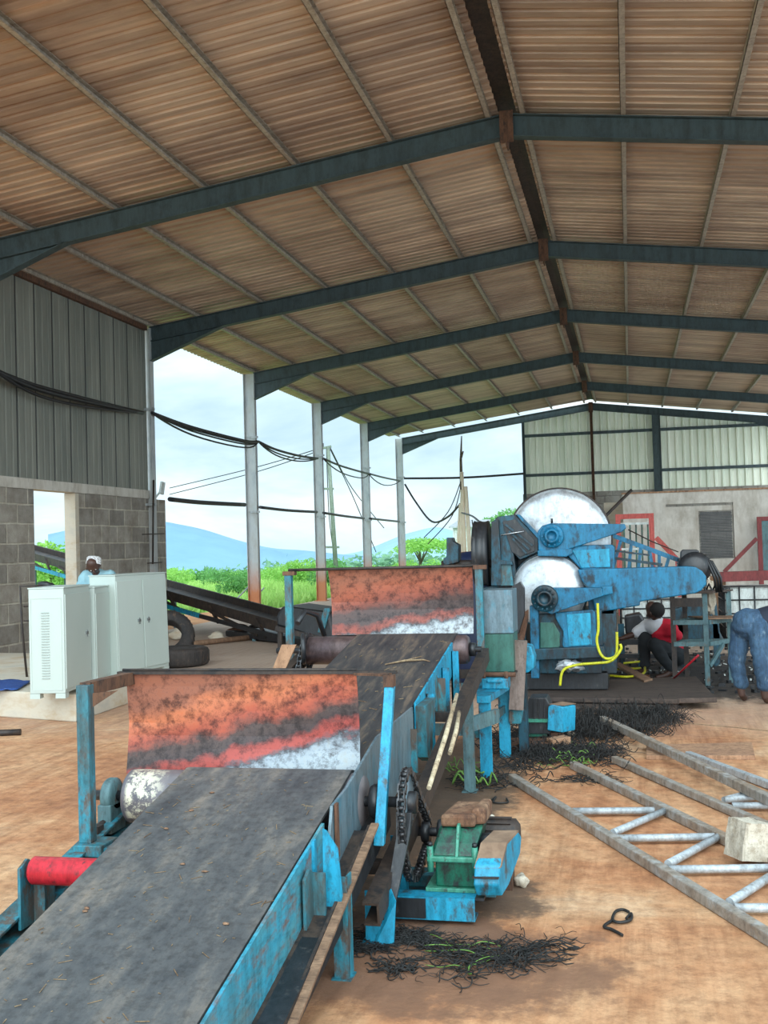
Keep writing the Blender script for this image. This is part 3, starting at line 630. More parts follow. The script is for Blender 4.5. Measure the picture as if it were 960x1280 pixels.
mb = MB(); mb.bar((pt.x, 4.62, pt.z-.02), tl+V((.02, .02, -.02)), .05, .06); mb.prism([(pt.x, 4.6, pt.z-.12), (pt.x+.1, 4.72, pt.z-.04), (pt.x, 4.6, pt.z-.04)], (.01, .01, 0)); mb.build('arm', 'rust', h1)
pt, pb = Xp(487, 858, -1.13), Xp(474, 1056, -1.13)
mb = MB(); d = V((0, -.01, 0)); mb.obox(pb+V((-.022, -.02, 0)), pt-pb, V((.046, 0, 0)), V((0, .04, 0))); mb.build('post', 'blue', h1, .003)
mb = MB(); mb.bar(tr+V((.0, 0, 0)), V((pt.x, pt.y, tr.z)), .05, .012); mb.bar(V((pt.x, pt.y, tr.z)), pt, .05, .05); mb.build('arm', 'rust', h1)
# ------------------------------------------------------------------ conveyor 2
c2 = thing('belt_conveyor', 'second conveyor, brown-dusted belt climbing behind the nearest hood', 'conveyor', (-1.7, 6.8, 0), 'inclined belt conveyors')
mb = beltloop(MB(), -2.02, -1.27, 5.36, 8.02, b2, .12); mb.build('belt', 'belt2', c2)
yc2 = 8.02; zc2 = b2(8.02)-.12
mb = MB(); mb.lathe((-2.42, yc2, zc2), (1, 0, 0), [(0, 0), (.09, 0), (.105, .012), (.106, 1.22), (.09, 1.24), (0, 1.24)], 40); dr2 = mb.build('head_drum', 'drum_brown', c2)
mb = MB().cyl((-2.66, yc2, zc2), (-1.09, yc2, zc2), .022, 16); mb.lathe((-1.175, yc2, zc2), (1, 0, 0), [(0, 0), (.05, 0), (.05, .04), (0, .04)], 20); mb.build('drum_shaft', 'black_steel', dr2)
# blue side plates, right side
mb = MB(); slab(mb, -1.262, -1.25, 6.3, 7.7, lambda y: b2(y, .012), .22); mb.build('side_plate', 'blue', c2)
mb = MB(); slab(mb, -2.06, -2.05, 5.4, 7.8, lambda y: b2(y, -.06), .14); mb.build('side_plate', 'rust_dark', c2)
mb = MB(); mb.prism([(-1.25, 6.28, b2(6.28)+.0), (-1.25, 6.62, b2(6.62)-.05), (-1.25, 6.42, b2(6.4)-.36), (-1.25, 6.3, b2(6.3)-.3)], (.06, 0, 0)); mb.build('gusset', 'blue_dirty', c2)
for yy, zlo in ((6.62, .37), (7.62, .55), (7.2, .55)):
    mb = MB(); mb.box((-1.255, yy, zlo), (-1.20, yy+.012, b2(yy)-.03)); mb.box((-1.255, yy, zlo), (-1.243, yy+.07, b2(yy)-.03)); mb.build('stiffener', 'blue', c2)
# long grey skirt beside the tail
def sk(u, v): return Xp(u, v, -1.235)
mb = MB(); P = [sk(411, 1012), sk(434, 985), sk(472, 921), sk(516, 884), sk(519, 962), sk(481, 1012), sk(462, 1022), sk(427, 1083), sk(412, 1060)]
P[0].y = 4.4; 
mb.prism([(-1.235, p.y, p.z) for p in P], (-.012, 0, 0)); mb.build('skirt_plate', 'belt_guard_grey', c2)
mb = MB(); mb.bar((-1.225, 4.42, .42), (-1.225, 4.42, .64), .012, .03); mb.build('skirt_edge', 'rust', c2)
# lower rails on both sides, brown and oily
r2a, r2b = Xp(588, 805, -1.1), Xp(457, 1160, -1.1)
for x in (-1.1, -2.5):
    mb = MB(); A = V((x, r2b.y+.1, r2b.z+.02)); B = V((x, 8.25, .86)); mb.channel(A, B, .07, .10, side=1 if x > -2 else -1); mb.build('lower_rail', 'rust_dark' if x > -2 else 'rust_dark', c2)
for yy in (4.9, 5.9, 6.9, 7.8):
    zz = r2b.z+.02+(.86-r2b.z)*(yy-r2b.y)/(8.25-r2b.y)
    mb = MB(); mb.bar((-2.5, yy, zz-.03), (-1.1, yy, zz-.03), .05, .06); mb.build('cross_member', 'rust_dark', c2)
for x, yy, m_ in ((-1.13, 7.49, 'teal_grey'), (-1.13, 4.62, 'blue'), (-2.5, 7.49, 'blue_dirty'), (-2.5, 5.3, 'blue_dirty'), (-1.13, 5.15, 'blue')):
    zz = r2b.z+.02+(.86-r2b.z)*(yy-r2b.y)/(8.25-r2b.y)
    mb = MB(); mb.box((x-.035, yy-.004, 0), (x+.035, yy+.004, zz)); mb.box((x+.027, yy, 0), (x+.035, yy+.06, zz)); mb.box((x-.05, yy-.03, 0), (x+.05, yy+.08, .008)); mb.build('leg', m_, c2)
mb = MB(); mb.bar((-2.5, 7.52, .42), (-1.13, 7.52, .42), .03, .08); mb.bar((-1.13, 7.52, .45), (-.98, 7.95, .45), .03, .1); mb.build('leg_brace', 'teal_grey', c2)
for yy in (6.0, 7.0): idler(c2, -2.1, -1.28, yy, b2, 'rust_dark', .045)
mb = MB(); mb.lathe((-2.05, 5.36, b2(5.36)-.12), (1, 0, 0), [(0, 0), (.1, 0), (.1, .8), (0, .8)], 24); mb.build('tail_drum', 'rust_dark', c2)
# red tray plate behind hood 1
mb = MB(); p = Yp(345, 838, 6.6); mb.box((p.x-.1, 6.6, p.z-.04), (Yp(398, 838, 6.6).x, 6.8, p.z-.01)); mb.build('red_tray', 'red_paint', c2)
h2 = thing('discharge_hood', 'dull red scorched hood plate at the head of the second conveyor', 'hood', (-1.8, 8.45, 0), 'scorched hood plates')
y = 8.45
tl, tr = Yp(410, 713, y), Yp(590, 709, y); bl, br = Yp(415, 790, y), Yp(592, 796, y)
bl.z = br.z = 1.0
mb = sheet(MB(), (bl, br), (tl, tr), bow=.04); mb.build('hood_plate', 'hood2', h2)
pl_ = Yp(362, 716, y); pr_ = Yp(599, 708, y)
mb = MB(); mb.tube([V((pl_.x, y-.03, tl.z+.01)), V((pr_.x, y-.03, tr.z+.012))], .012, 10); mb.build('top_rail', 'rust_dark', h2)
for q, zb in ((pl_, .80), (pr_, .70)):
    mb = MB(); mb.box((q.x-.028, y-.06, zb), (q.x+.028, y-.004, q.z)); mb.build('post', 'blue_dirty', h2, .003)
    MB().box((q.x-.04, y-.065, q.z-.02), (q.x+.06, y-.0, q.z+.012)).build('post_cap', 'rust', h2); MB().box((q.x-.05, y-.07, zb-.03), (q.x+.04, y, zb)).build('post_foot', 'rust', h2)
# posts' feet reach the lower rail
# chain drive at the left of conveyor 2 head + motor
def chain(mb, pts, wd, ax, lt=.012):
    # roller-chain made of alternating plates along a closed path
    pts = [V(p) for p in pts]; n = len(pts); ax = V(ax)
    for i in range(n):
        p, q = pts[i], pts[(i+1) % n]
        mb.cyl(p-ax*wd*.5, p+ax*wd*.5, lt*.75, 8)
        off = wd*.5 if i % 2 else wd*.36
        for s_ in (-1, 1):
            mb.bar(p+ax*off*s_-(q-p)*.18, q+ax*off*s_+(q-p)*.18, lt*.35 if True else 0, lt*1.9, up=(q-p).cross(ax))
    return mb
def loop2(c1_, r1, c2_, r2, y_or_x, n1=22, n2=10, m=14):
    # belt path round two circles in the YZ plane (x fixed): c=(y,z)
    c1v, c2v = V(c1_), V(c2_); d = c2v-c1v; L = d.length; a0 = math.atan2(d.y, d.x); al = math.acos((r1-r2)/L)
    pts = []
    for k in range(n1+1):
        a = a0+al+(2*PI-2*al)*k/n1; pts.append((c1v.x+r1*math.cos(a), c1v.y+r1*math.sin(a)))
    A = pts[-1]; B = (c2v.x+r2*math.cos(a0-al), c2v.y+r2*math.sin(a0-al))
    for k in range(1, m): pts.append((A[0]+(B[0]-A[0])*k/m, A[1]+(B[1]-A[1])*k/m))
    for k in range(n2+1):
        a = a0-al+2*al*k/n2; pts.append((c2v.x+r2*math.cos(a), c2v.y+r2*math.sin(a)))
    A = pts[-1]; B = pts[0]
    for k in range(1, m): pts.append((A[0]+(B[0]-A[0])*k/m, A[1]+(B[1]-A[1])*k/m))
    return [V((y_or_x, a, b)) for a, b in pts]
def sprocket(mb, c, r, th, teeth=28):
    c = V(c); mb.lathe(c-V((th/2, 0, 0)), (1, 0, 0), [(0, 0), (r*.93, 0), (r*.93, th), (0, th)], 40)
    for k in range(teeth):
        a = 2*PI*k/teeth; p = c+V((0, math.cos(a), math.sin(a)))*r*.95; t_ = V((0, -math.sin(a), math.cos(a)))*r*.05; q = c+V((0, math.cos(a), math.sin(a)))*r*1.04
        mb.prism([p-t_-V((th/2, 0, 0)), p+t_-V((th/2, 0, 0)), q-V((th/2, 0, 0))], (th, 0, 0))
    return mb
# main chain: large sprocket on drum 1 shaft, pinion on gearbox
CX = -1.03
pc = (yc, zc)
gb = Gp(560, 1160)                         # gearbox foot reference
gy, gx_ = 5.02, -.80
pin = (5.36, .285)
t = thing('drive_chain', 'greasy black roller chain hanging from the large sprocket beside the green gearbox', 'chain', (CX, yc, .2))
mb = MB(); 
CP = smooth([V((CX, a, b)) for a, b in ((4.97, .668), (4.88, .665), (4.81, .60), (4.785, .50), (4.80, .38), (4.85, .27), (4.93, .19), (5.04, .155), (5.16, .165), (5.28, .20), (5.38, .225), (5.425, .285), (5.39, .345), (5.18, .50), (4.97, .668))], 12)
rs_ = [CP[0]]
for p in CP:
    if (p-rs_[-1]).length > .026: rs_.append(p)
chain(mb, rs_[:-1], .034, (1, 0, 0), .014); mb.build('chain_links', 'chain', t)['kind'] = 'stuff'
mb = MB(); sprocket(mb, (CX, *pc), .128, .012, 22); sp = mb.build('drive_sprocket', 'belt_guard_grey', c1)
mb = MB().lathe((CX-.03, *pc), (1, 0, 0), [(0, 0), (.05, 0), (.05, .07), (0, .07)], 20); mb.build('sprocket_hub', 'black_steel', sp)
# ------------------------------------------------------------------ gearbox and its guard
g = thing('gearbox', 'green cast gearbox with rusty dusty top beside the nearest conveyor', 'gearbox', (gx_, gy, 0))
x0, x1 = -.955, -.715
zb0 = .12; ga, gc = 4.98, 5.30
mb = MB(); mb.box((x0-.01, ga-.02, zb0), (x1+.015, gc+.02, zb0+.018)); mb.build('foot_flange', 'green_edge', g, .003)
mb = MB(); mb.prism([(x0+.035, ga, zb0+.018), (x1-.015, ga, zb0+.018), (x1-.01, ga, zb0+.135), (x0+.035, ga, zb0+.135)], (0, .28, 0)); mb.build('lower_casing', 'green', g, .008)
mb = MB(); mb.box((x0, ga-.025, zb0+.135), (x1+.01, gc+.02, zb0+.16)); mb.build('split_flange', 'green_edge', g, .006)
mb = MB(); mb.prism([(x0+.015, ga-.01, zb0+.16), (x0+.03, ga+.03, zb0+.21), (x0+.045, ga+.10, zb0+.27), (x0+.045, gc, zb0+.27), (x0+.015, gc, zb0+.16)], (x1-x0-.04, 0, 0)); mb.build('upper_casing', 'green', g, .012)
xm = (x0+x1)/2+.01
mb = MB(); mb.prism([(xm, ga-.022, zb0+.16), (xm, ga+.05, zb0+.285), (xm, ga+.10, zb0+.29), (xm, ga+.06, zb0+.16)], (.014, 0, 0)); mb.build('rib', 'green_edge', g, .003)
mb = MB(); mb.prism([(x0+.05, ga+.08, zb0+.268), (x1-.03, ga+.08, zb0+.268), (x1-.01, gc, zb0+.28), (x0+.09, gc, zb0+.28)], (0, 0, .055)); mb.build('top_cover', 'dusty_top', g, .012)
mb = MB(); mb.prism([(x1-.05, ga+.12, zb0+.27), (x1+.015, ga+.14, zb0+.27), (x1+.02, gc+.02, zb0+.27), (x1-.03, gc+.02, zb0+.27)], (0, 0, .075)); mb.build('filler_neck', 'dusty_top', g, .012)
for px_ in (x0+.015, x1-.02):
    mb = MB(); mb.cyl((px_, ga-.012, zb0+.09), (px_, ga-.012, zb0+.205), .015, 10); mb.build('flange_bolt', 'green_edge', g)
    mb = MB(); mb.cyl((px_, ga-.012, zb0+.205), (px_, ga-.012, zb0+.222), .012, 6); mb.build('bolt_head', 'black_steel', g)
mb = MB(); mb.cyl((CX-.05, *pin), (x0+.06, *pin), .022, 16); mb.build('input_shaft', 'black_steel', g)
mb = MB(); mb.lathe((CX-.02, *pin), (1, 0, 0), [(0, 0), (.05, 0), (.05, .035), (.03, .04), (0, .04)], 20); mb.build('pinion', 'black_steel', g)
mb = MB(); mb.lathe((x0-.015, pin[0], pin[1]), (1, 0, 0), [(0, 0), (.06, 0), (.065, .01), (.065, .05), (0, .05)], 24); mb.build('shaft_seal', 'black_steel', g)
mb = MB(); mb.lathe((x1-.02, ga+.14, zb0+.17), (1, 0, 0), [(0, 0), (.06, 0), (.06, .06), (.04, .07), (.04, .12), (0, .12)], 20); mb.build('output_hub', 'black_steel', g)
# motor behind, whitish stained
m = thing('electric_motor', 'small dark ribbed motor tucked behind the green gearbox', 'motor', (-.66, 5.45, .2))
mb = MB(); mb.lathe((-.86, 5.46, .26), (1, 0, 0), [(0, 0), (.05, 0), (.07, .02), (.075, .26), (.05, .28), (0, .28)], 24)
mb.build('motor_body', 'rust_dark', m)
mb = MB()
for k in range(14):
    a = 2*PI*k/14; c = V((-.84, 5.46+.073*math.cos(a), .26+.073*math.sin(a))); mb.bar(c, c+V((.22, 0, 0)), .005, .018, up=(0, math.cos(a), math.sin(a)))
mb.build('cooling_fins', 'rust_dark', m); mb = MB(); mb.box((-.82, 5.4, .0), (-.62, 5.52, .2)); mb.build('motor_foot', 'rust', m)
# blue belt guard box, tilted
bgt = thing('belt_guard', 'blue oblong belt guard box with dusty brown top right of the green gearbox', 'guard box', (-.5, 5.1, .1), 'gearbox guards')
gl, gr_ = Yp(594, 1122, 4.88), Yp(626, 1127, 4.88); gt = Yp(637, 1057, 4.96)
zt3, zb3 = gt.z, gl.z
PR = [(4.90, zb3), (4.86, zb3+.06), (4.88, zb3+.14), (4.95, zt3-.03), (4.98, zt3), (5.16, zt3+.01), (5.21, zt3-.03), (5.18, zt3-.10), (5.0, zb3+.02)]
SH = lambda a: gl.x+.20*(a-4.88)
mb = MB(); mb.prism([(SH(a), a, b) for a, b in PR], (gr_.x-gl.x, .015, .0)); mb.build('guard_shell', 'blue', bgt, .008)
mb = MB(); mb.prism([(SH(a)-.001, a, b) for a, b in ((4.877, zb3+.13), (4.947, zt3-.026), (4.978, zt3+.004), (5.16, zt3+.014), (5.16, zt3+.006), (4.99, zt3-.006), (4.9, zb3+.13))], (gr_.x-gl.x+.002, .015, 0)); mb.build('dust_layer', 'dust', bgt)
mb = MB(); mb.box((gl.x-.008, 4.858, zb3+.09), (gr_.x-.004, 4.88, zb3+.096)); mb.build('seam', 'rust_dark', bgt)
mb = MB(); mb.cyl((gl.x-.06, 5.12, zb3+.17), (gl.x+.12, 5.12, zb3+.17), .035, 16); mb.build('guard_spindle', 'black_steel', bgt)
# base beam (channel) blue + dark plate
bb = thing('gearbox_base_frame', 'low blue and black steel channel frame carrying the green gearbox', 'base frame', (-.85, 4.95, 0))
mb = MB(); mb.channel((-1.18, 4.93, .07), (-.73, 4.93, .07), .10, .10, side=1); mb.build('front_beam', 'blue', bb)
mb = MB(); mb.box((-1.17, 4.865, .03), (-.95, 4.878, .115)); mb.build('front_plate', 'black_steel', bb)
mb = MB(); mb.channel((-1.18, 5.28, .07), (-.68, 5.28, .07), .10, .10, side=-1); mb.build('rear_beam', 'blue_dirty', bb)
mb = MB(); mb.box((-.97, 4.9, .107), (-.69, 5.33, .119)); mb.build('end_plate', 'black_steel', bb)
# support pieces under chain: black bracket and blue feet
mb = MB(); mb.prism([(-1.12, 4.60, .0), (-1.04, 4.60, .0), (-1.03, 4.62, .18), (-1.06, 4.66, .22), (-1.12, 4.66, .14)], (0, .01, 0)); mb.build('foot_plate', 'blue', bb)
mb = MB(); mb.prism([(-1.09, 4.62, .10), (-1.05, 4.62, .10), (-1.0, 4.82, .42), (-1.0, 4.86, .50), (-1.07, 4.86, .50), (-1.06, 4.8, .40)], (.0, .03, 0)); mb.build('bearing_pedestal', 'black_steel', bb)
# stones next to gearbox
def stone(c, r, lab, seed, cat='stone', mat='stone', amp=.3):
    mb = MB(); mb.blob((c[0], c[1], c[2]+r[2]*.85), r, 3, amp, seed, 1.3); 
    for v in mb.v: v.z = max(v.z, c[2])
    return mb.buildtop('stone', mat, lab, cat)
sq_ = Yp(612, 1030, 5.6)
stone((sq_.x, 5.6, 0), (.055, .055, .17), 'upright pale stone block standing behind the green gearbox', 3, amp=.15)
sp_ = Gp(652, 1108)
stone((sp_.x, sp_.y, 0), (.032, .035, .035), 'small pale stone by the right end of the blue belt guard', 5)
# big block on the trusses
t = MB(); c = Gp(937, 1082, 0); 
sz = .085
vs = []
bm = bmesh.new(); bmesh.ops.create_cube(bm, size=2); bmesh.ops.subdivide_edges(bm, edges=bm.edges[:], cuts=4, use_grid_fill=True)
R_ = Matrix.Rotation(.5, 3, 'Z') @ Matrix.Rotation(.12, 3, 'Y')
for v in bm.verts:
    p = v.co.copy(); p = V((p.x*.085, p.y*.08, p.z*.095)); k = 1+.12*noise.noise(p*14+V((4, 4, 4)))
    p = p*k*(1-.10*max(0, p.length/.15-.8)); p.x *= 1-.15*max(0, p.z/.1); vs.append(R_ @ p+c+V((0, 0, .135)))
t.add(vs, [tuple(v.index for v in f.verts) for f in bm.faces], False); bm.free()
t.buildtop('stone', 'stone', 'squared pale yellowish stone block resting on the steel trusses at the right edge', 'stone')
# ------------------------------------------------------------------ conveyor litter
mb = MB(); random.seed(3)
for i in range(190):
    x = random.uniform(-2.07, -1.31); y = random.uniform(2.7, 4.85); L = random.choice((.006, .01, .014, .02, .045)) ; a = random.uniform(0, PI)
    z = b1(y, .003); d = V((math.cos(a)*L, math.sin(a)*L, math.sin(a)*L*S1)); mb.bar(V((x, y, z)), V((x, y, z))+d, random.uniform(.0012, .003), .002)
for i in range(70):
    x = random.uniform(-2.0, -1.29); y = random.uniform(5.5, 7.9); L = random.choice((.02, .03, .06)); a = random.uniform(0, PI)
    z = b2(y, .003); d = V((math.cos(a)*L, math.sin(a)*L, math.sin(a)*L*S2)); mb.bar(V((x, y, z)), V((x, y, z))+d, random.uniform(.002, .004), .003)
tag(mb.build('straw_litter', 'straw'), 'scattered bits of dry straw lying on the conveyor belts', 'straw', kind='stuff')
mb = MB(); random.seed(8)
for i in range(8):
    x = random.uniform(-2.0, -1.4); y = random.uniform(3.3, 4.7); z = b1(y, .004); mb.blob((x, y, z), (.013, .01, .004), 1, .4, i)
tag(mb.build('wood_chip', 'dusty_top'), 'few brown leaf flakes on the nearest black belt', 'chips', kind='stuff')
mb = MB(); P = [V((-1.62, 7.15, b2(7.15, .008))), V((-1.5, 7.22, b2(7.22, .014))), V((-1.38, 7.26, b2(7.26, .008))), V((-1.33, 7.22, b2(7.22, .008)))]
mb.tube(P, [.004, .008, .006, .003], 6); mb.tube([P[1], P[1]+V((.1, .07, .02))], .004, 6); mb.buildtop('dry_twig', 'straw', 'light brown forked twig lying on the second conveyor belt', 'twig')
# long pale sticks against the right rail of conveyor 2
for a, b, r, lab in (((571, 868), (536, 985), .014, 'long pale stick leaning along the right rail of the second conveyor'), ((574, 890), (562, 942), .014, 'shorter pale stick beside the long one at the second conveyor')):
    A, B = Xp(*a, -1.03), Xp(*b, -1.03); mb = MB(); mid = A.lerp(B, .5)+V((.01, 0, .01)); mb.tube([A, mid, B], [r*.8, r, r*.9], 8); mb.buildtop('stick', 'bamboo', lab, 'stick')
mb = MB(); A, B = Xp(545, 890, -1.16), Xp(556, 925, -1.0); 
# board leaning left of conveyor 2
A = [(340, 838), (352, 806), (370, 806), (356, 838)]
mb = yprism(MB(), A, 7.3, .02); mb.buildtop('loose_board', 'wood_tan', 'short tan board leaning at the left of the second conveyor behind the nearest hood', 'board')
# motor/sprocket cluster left of conveyor 2 head
t = thing('chain_drive', 'greasy black chain drive on the left end of the second conveyor drum', 'chain drive', (-2.62, 8.0, 0))
cc = Yp(383, 797, 8.0); mb = MB(); sprocket(mb, (cc.x, 8.02, zc2), .11, .014, 20); mb.build('drive_sprocket', 'black_steel', t)
mb = MB(); chain(mb, loop2((8.02, zc2), .12, (7.7, .62), .06, cc.x-.0, 18, 8, 10), .034, (1, 0, 0), .016); mb.build('chain_links', 'chain', t)['kind'] = 'stuff'
mb = MB(); mb.cyl((cc.x-.06, 7.7, .62), (cc.x+.30, 7.7, .62), .025, 12); mb.lathe((cc.x+.06, 7.7, .62), (1, 0, 0), [(0, 0), (.09, 0), (.11, .03), (.11, .2), (.08, .24), (0, .24)], 24); mb.box((cc.x-.02, 7.58, .0), (cc.x+.3, 7.82, .54)); mb.build('motor_body', 'black_steel', t, .005)
mb = MB(); mb.ring((cc.x+.02, 7.85, .95), (1, .3, 0), .10, .018, 24, 8); mb.tube([cc+V((-.02, -.15, .12)), cc+V((0, -.02, .2)), cc+V((.06, .1, .16)), cc+V((.1, .15, 0))], .02, 8); mb.build('cover_hoop', 'black_steel', t)
# ------------------------------------------------------------------ green/grey box guards right of hood 2 and blue stand
s = thing('feed_chute', 'upright sheet box, grey upper half and dark green lower half, on the blue stand', 'chute', (-1, 8.6, 0))
Y_ = 8.5
a, b, c_ = Yp(603, 738, Y_), Yp(640, 739, Y_), Yp(603, 792, Y_); dd = Yp(640, 840, Y_)
mb = MB(); mb.box((a.x, Y_, c_.z), (b.x, Y_+.35, a.z)); mb.build('upper_sheet', 'belt_guard_grey', s, .004)
mb = MB(); mb.box((a.x+.006, Y_+.01, dd.z), (b.x-.004, Y_+.35, c_.z-.004)); mb.build('lower_sheet', 'green_sheet', s, .004)
mb = MB(); mb.box((a.x, Y_-.012, dd.z-.012), (b.x+.01, Y_+.36, dd.z)); mb.build('bottom_lip', 'rust_dark', s)
s2 = thing('steel_stand', 'bright blue four-legged steel stand below the green chute', 'stand', (-1, 8.3, 0))
ztop = Yp(608, 868, 8.0).z
fa, fb = Gp(609, 972), Gp(633, 945)
mb = MB(); P = [(fa.x-.05, 7.9, ztop), (fa.x+.04, 7.9, ztop), (fb.x+.07, 8.75, ztop), (fb.x-.22, 8.75, ztop)]; mb.prism(P, (0, 0, -.05)); mb.build('top_plate', 'blue', s2, .004)
for x, yy, w_ in ((fa.x, 7.95, .045), (fb.x, 8.72, .045), (fb.x-.16, 8.72, .04)):
    mb = MB(); mb.box((x-w_, yy-.004, 0), (x+w_, yy+.008, ztop-.04)); mb.box((x-w_, yy, 0), (x-w_+.008, yy+.07, ztop-.04)); mb.build('leg', 'blue', s2, .002)
mb = MB(); mb.bar((fa.x, 7.97, .38), (fb.x, 8.72, .38), .02, .06); mb.bar((fa.x-.15, 8.0, .33), (fa.x, 7.97, .33), .02, .09); mb.build('leg_brace', 'blue_dirty', s2)
pz = ztop; q = Yp(620, 855, 8.35)
gb2 = thing('pillow_block', 'blue bearing block bolted on top of the bright blue stand', 'bearing', (q.x, 8.35, ztop))
mb = MB(); mb.box((q.x-.10, 8.28, ztop+.001), (q.x+.10, 8.44, ztop+.08)); mb.box((q.x-.06, 8.26, ztop+.05), (q.x+.06, 8.44, dd.z-.03)); mb.build('housing', 'blue', gb2, .008)
mb = MB(); mb.cyl((q.x-.17, 8.36, ztop+.1), (q.x+.15, 8.36, ztop+.1), .018, 14)
for x in (-.085, .085): mb.cyl((q.x+x, 8.3, ztop+.06), (q.x+x, 8.3, ztop+.13), .016, 6)
mb.build('shaft', 'rust', gb2)
# tall brown board and blue guard behind
A = [(641, 800), (659, 801), (654, 888), (636, 887)]
M_['plate'] = mpaint('grey_brown_plate', (140, 124, 116), (124, 108, 100), (96, 80, 72), .55, .66, .8, 6)
mb = yprism(MB(), A, 8.62, .03); mb.buildtop('upright_plate', 'plate', 'tall leaning grey-brown plate right of the green chute', 'plate')
bx = thing('belt_guard', 'small rounded blue guard standing behind the leaning grey-brown plate', 'guard box', (-.9, 8.8, 0))
mb = yprism(MB(), [(650, 805), (664, 808), (668, 822), (667, 836), (660, 841), (648, 841)], 8.72, .2); mb.build('guard_shell', 'blue', bx, .01)
mb = yprism(MB(), [(636, 888), (654, 888), (651, 905), (640, 905), (636, 903)], 8.68, .15); mb.build('lower_shell', 'blue_dirty', bx, .006)
mb = MB(); p = Yp(650, 842, 8.8); mb.box((p.x-.02, 8.76, 0), (p.x+.05, 8.86, p.z)); mb.build('post', 'blue_dark', bx)
# second gearbox, black, with blue guard
g2 = thing('gearbox', 'small black greasy gearbox in front of the blue machine with green flange', 'gearbox', Gp(675, 935))
Y_ = 9.3
mb = yprism(MB(), [(657, 882), (662, 872), (683, 872), (688, 882), (688, 918), (657, 918)], Y_, .24); mb.build('casing', 'black_steel', g2, .01)
mb = yprism(MB(), [(654, 899), (690, 899), (690, 903), (654, 903)], Y_-.03, .3); mb.build('split_flange', 'green_edge', g2)
mb = yprism(MB(), [(654, 918), (684, 918), (684, 921), (654, 921)], Y_-.03, .3); mb.build('foot_flange', 'green', g2)
mb = yprism(MB(), [(660, 922), (684, 922), (683, 933), (661, 933)], Y_-.0, .2); mb.build('pedestal', 'blue', g2)
for u in (667, 673, 680):
    mb = yprism(MB(), [(u, 874), (u+1.5, 874), (u+1.5, 900), (u, 900)], Y_-.02, .02); mb.build('rib', 'black_steel', g2)
g3 = thing('belt_guard', 'small blue guard box with dusty top right of the black gearbox', 'guard box', Gp(700, 930), 'gearbox guards')
mb = MB(); P = [Yp(u, v, 9.25) for u, v in ((685, 883), (690, 880), (704, 884), (703, 916), (684, 913))]; mb.prism(P, (.10, .12, .0)); mb.build('guard_shell', 'blue', g3, .008)
mb = MB(); q0, q1 = Yp(687, 881, 9.25), Yp(704, 883, 9.25); mb.prism([q0+V((0, 0, .004)), q1+V((0, 0, .004)), q1+V((.1, .12, .004)), q0+V((.1, .12, .006))], (0, 0, .004)); mb.build('dust_layer', 'dust', g3)
mb = MB(); q2 = Yp(696, 916, 9.3); mb.box((q2.x-.05, 9.3, 0), (q2.x+.05, 9.4, q2.z)); mb.build('post', 'rust', g3)
mb = MB(); a = Gp(640, 940); b = Gp(690, 950); mb.obox((a.x, 8.95, 0), (.36, .12, 0), (-.07, .3, 0), (0, 0, .06)); mb.buildtop('timber_block', 'rust', 'reddish brown timber lying under the black gearbox', 'timber', bevel=.006)
mb = MB(); mb.obox((Gp(690, 942).x, 9.0, 0), (.14, .16, 0), (-.06, .1, 0), (0, 0, .09)); mb.buildtop('timber_block', 'wood_tan', 'short tan timber block beside the black gearbox', 'timber', bevel=.006)
# ------------------------------------------------------------------ the blue machine
MY = 11.45
mc = thing('decorticator', 'large blue fibre-stripping machine with two pale metal discs and long belt guard', 'machine', Yp(690, 850, MY+.5).xy.to_3d())
def disc(u, v, rpx, y, nm, depth, mat='tank_alu'):
    c = Yp(u, v, y); R = (Yp(u+rpx, v, y)-c).length; mb = MB()
    prof = [(0, -.10)]+[(R*math.sin(a)*.97, -.10*math.cos(a)**1.0) for a in [k*PI/2/10 for k in range(1, 11)]]+[(R, 0), (R, .02), (R*.985, .03), (R*.985, depth), (0, depth)]
    mb.lathe(c, (0, 1, 0), prof, 72); return mb.build(nm, mat, mc), c, R
d1, dc1, R1 = disc(699, 675, 65, MY+.75, 'upper_disc', .5)
mb = MB(); mb.ring(dc1+V((0, .03, 0)), (0, 1, 0), R1+.008, .014, 72, 6); mb.build('rim', 'rust_dark', d1)
d2, dc2, R2 = disc(686, 739, 47, MY+.35, 'lower_disc', .5)
mb = MB(); mb.ring(dc2+V((0, .03, 0)), (0, 1, 0), R2+.008, .014, 72, 6); mb.build('rim', 'blue_dark', d2)
def part(nm, mat, px, y, dy, bv=.008, par=None): return yprism(MB(), px, y, dy).build(nm, mat, par or mc, bv)
def hub(par, u, v, rpx, y, nm='hub_flange', mat='blue_mach', nb=10):
    c = Yp(u, v, y); R = (Yp(u+rpx, v, y)-c).length; mb = MB()
    mb.lathe(c, (0, -1, 0), [(R, -.02), (R, .03), (R*.92, .04), (R*.62, .04), (R*.6, .07), (R*.42, .08), (R*.40, .03), (0, .03)], 40)
    for k in range(nb):
        a = 2*PI*k/nb; p = c+V((math.cos(a), 0, math.sin(a)))*R*.78; mb.cyl(p, p+V((0, -.055, 0)), R*.07, 6)
    return mb.build(nm, mat, par)
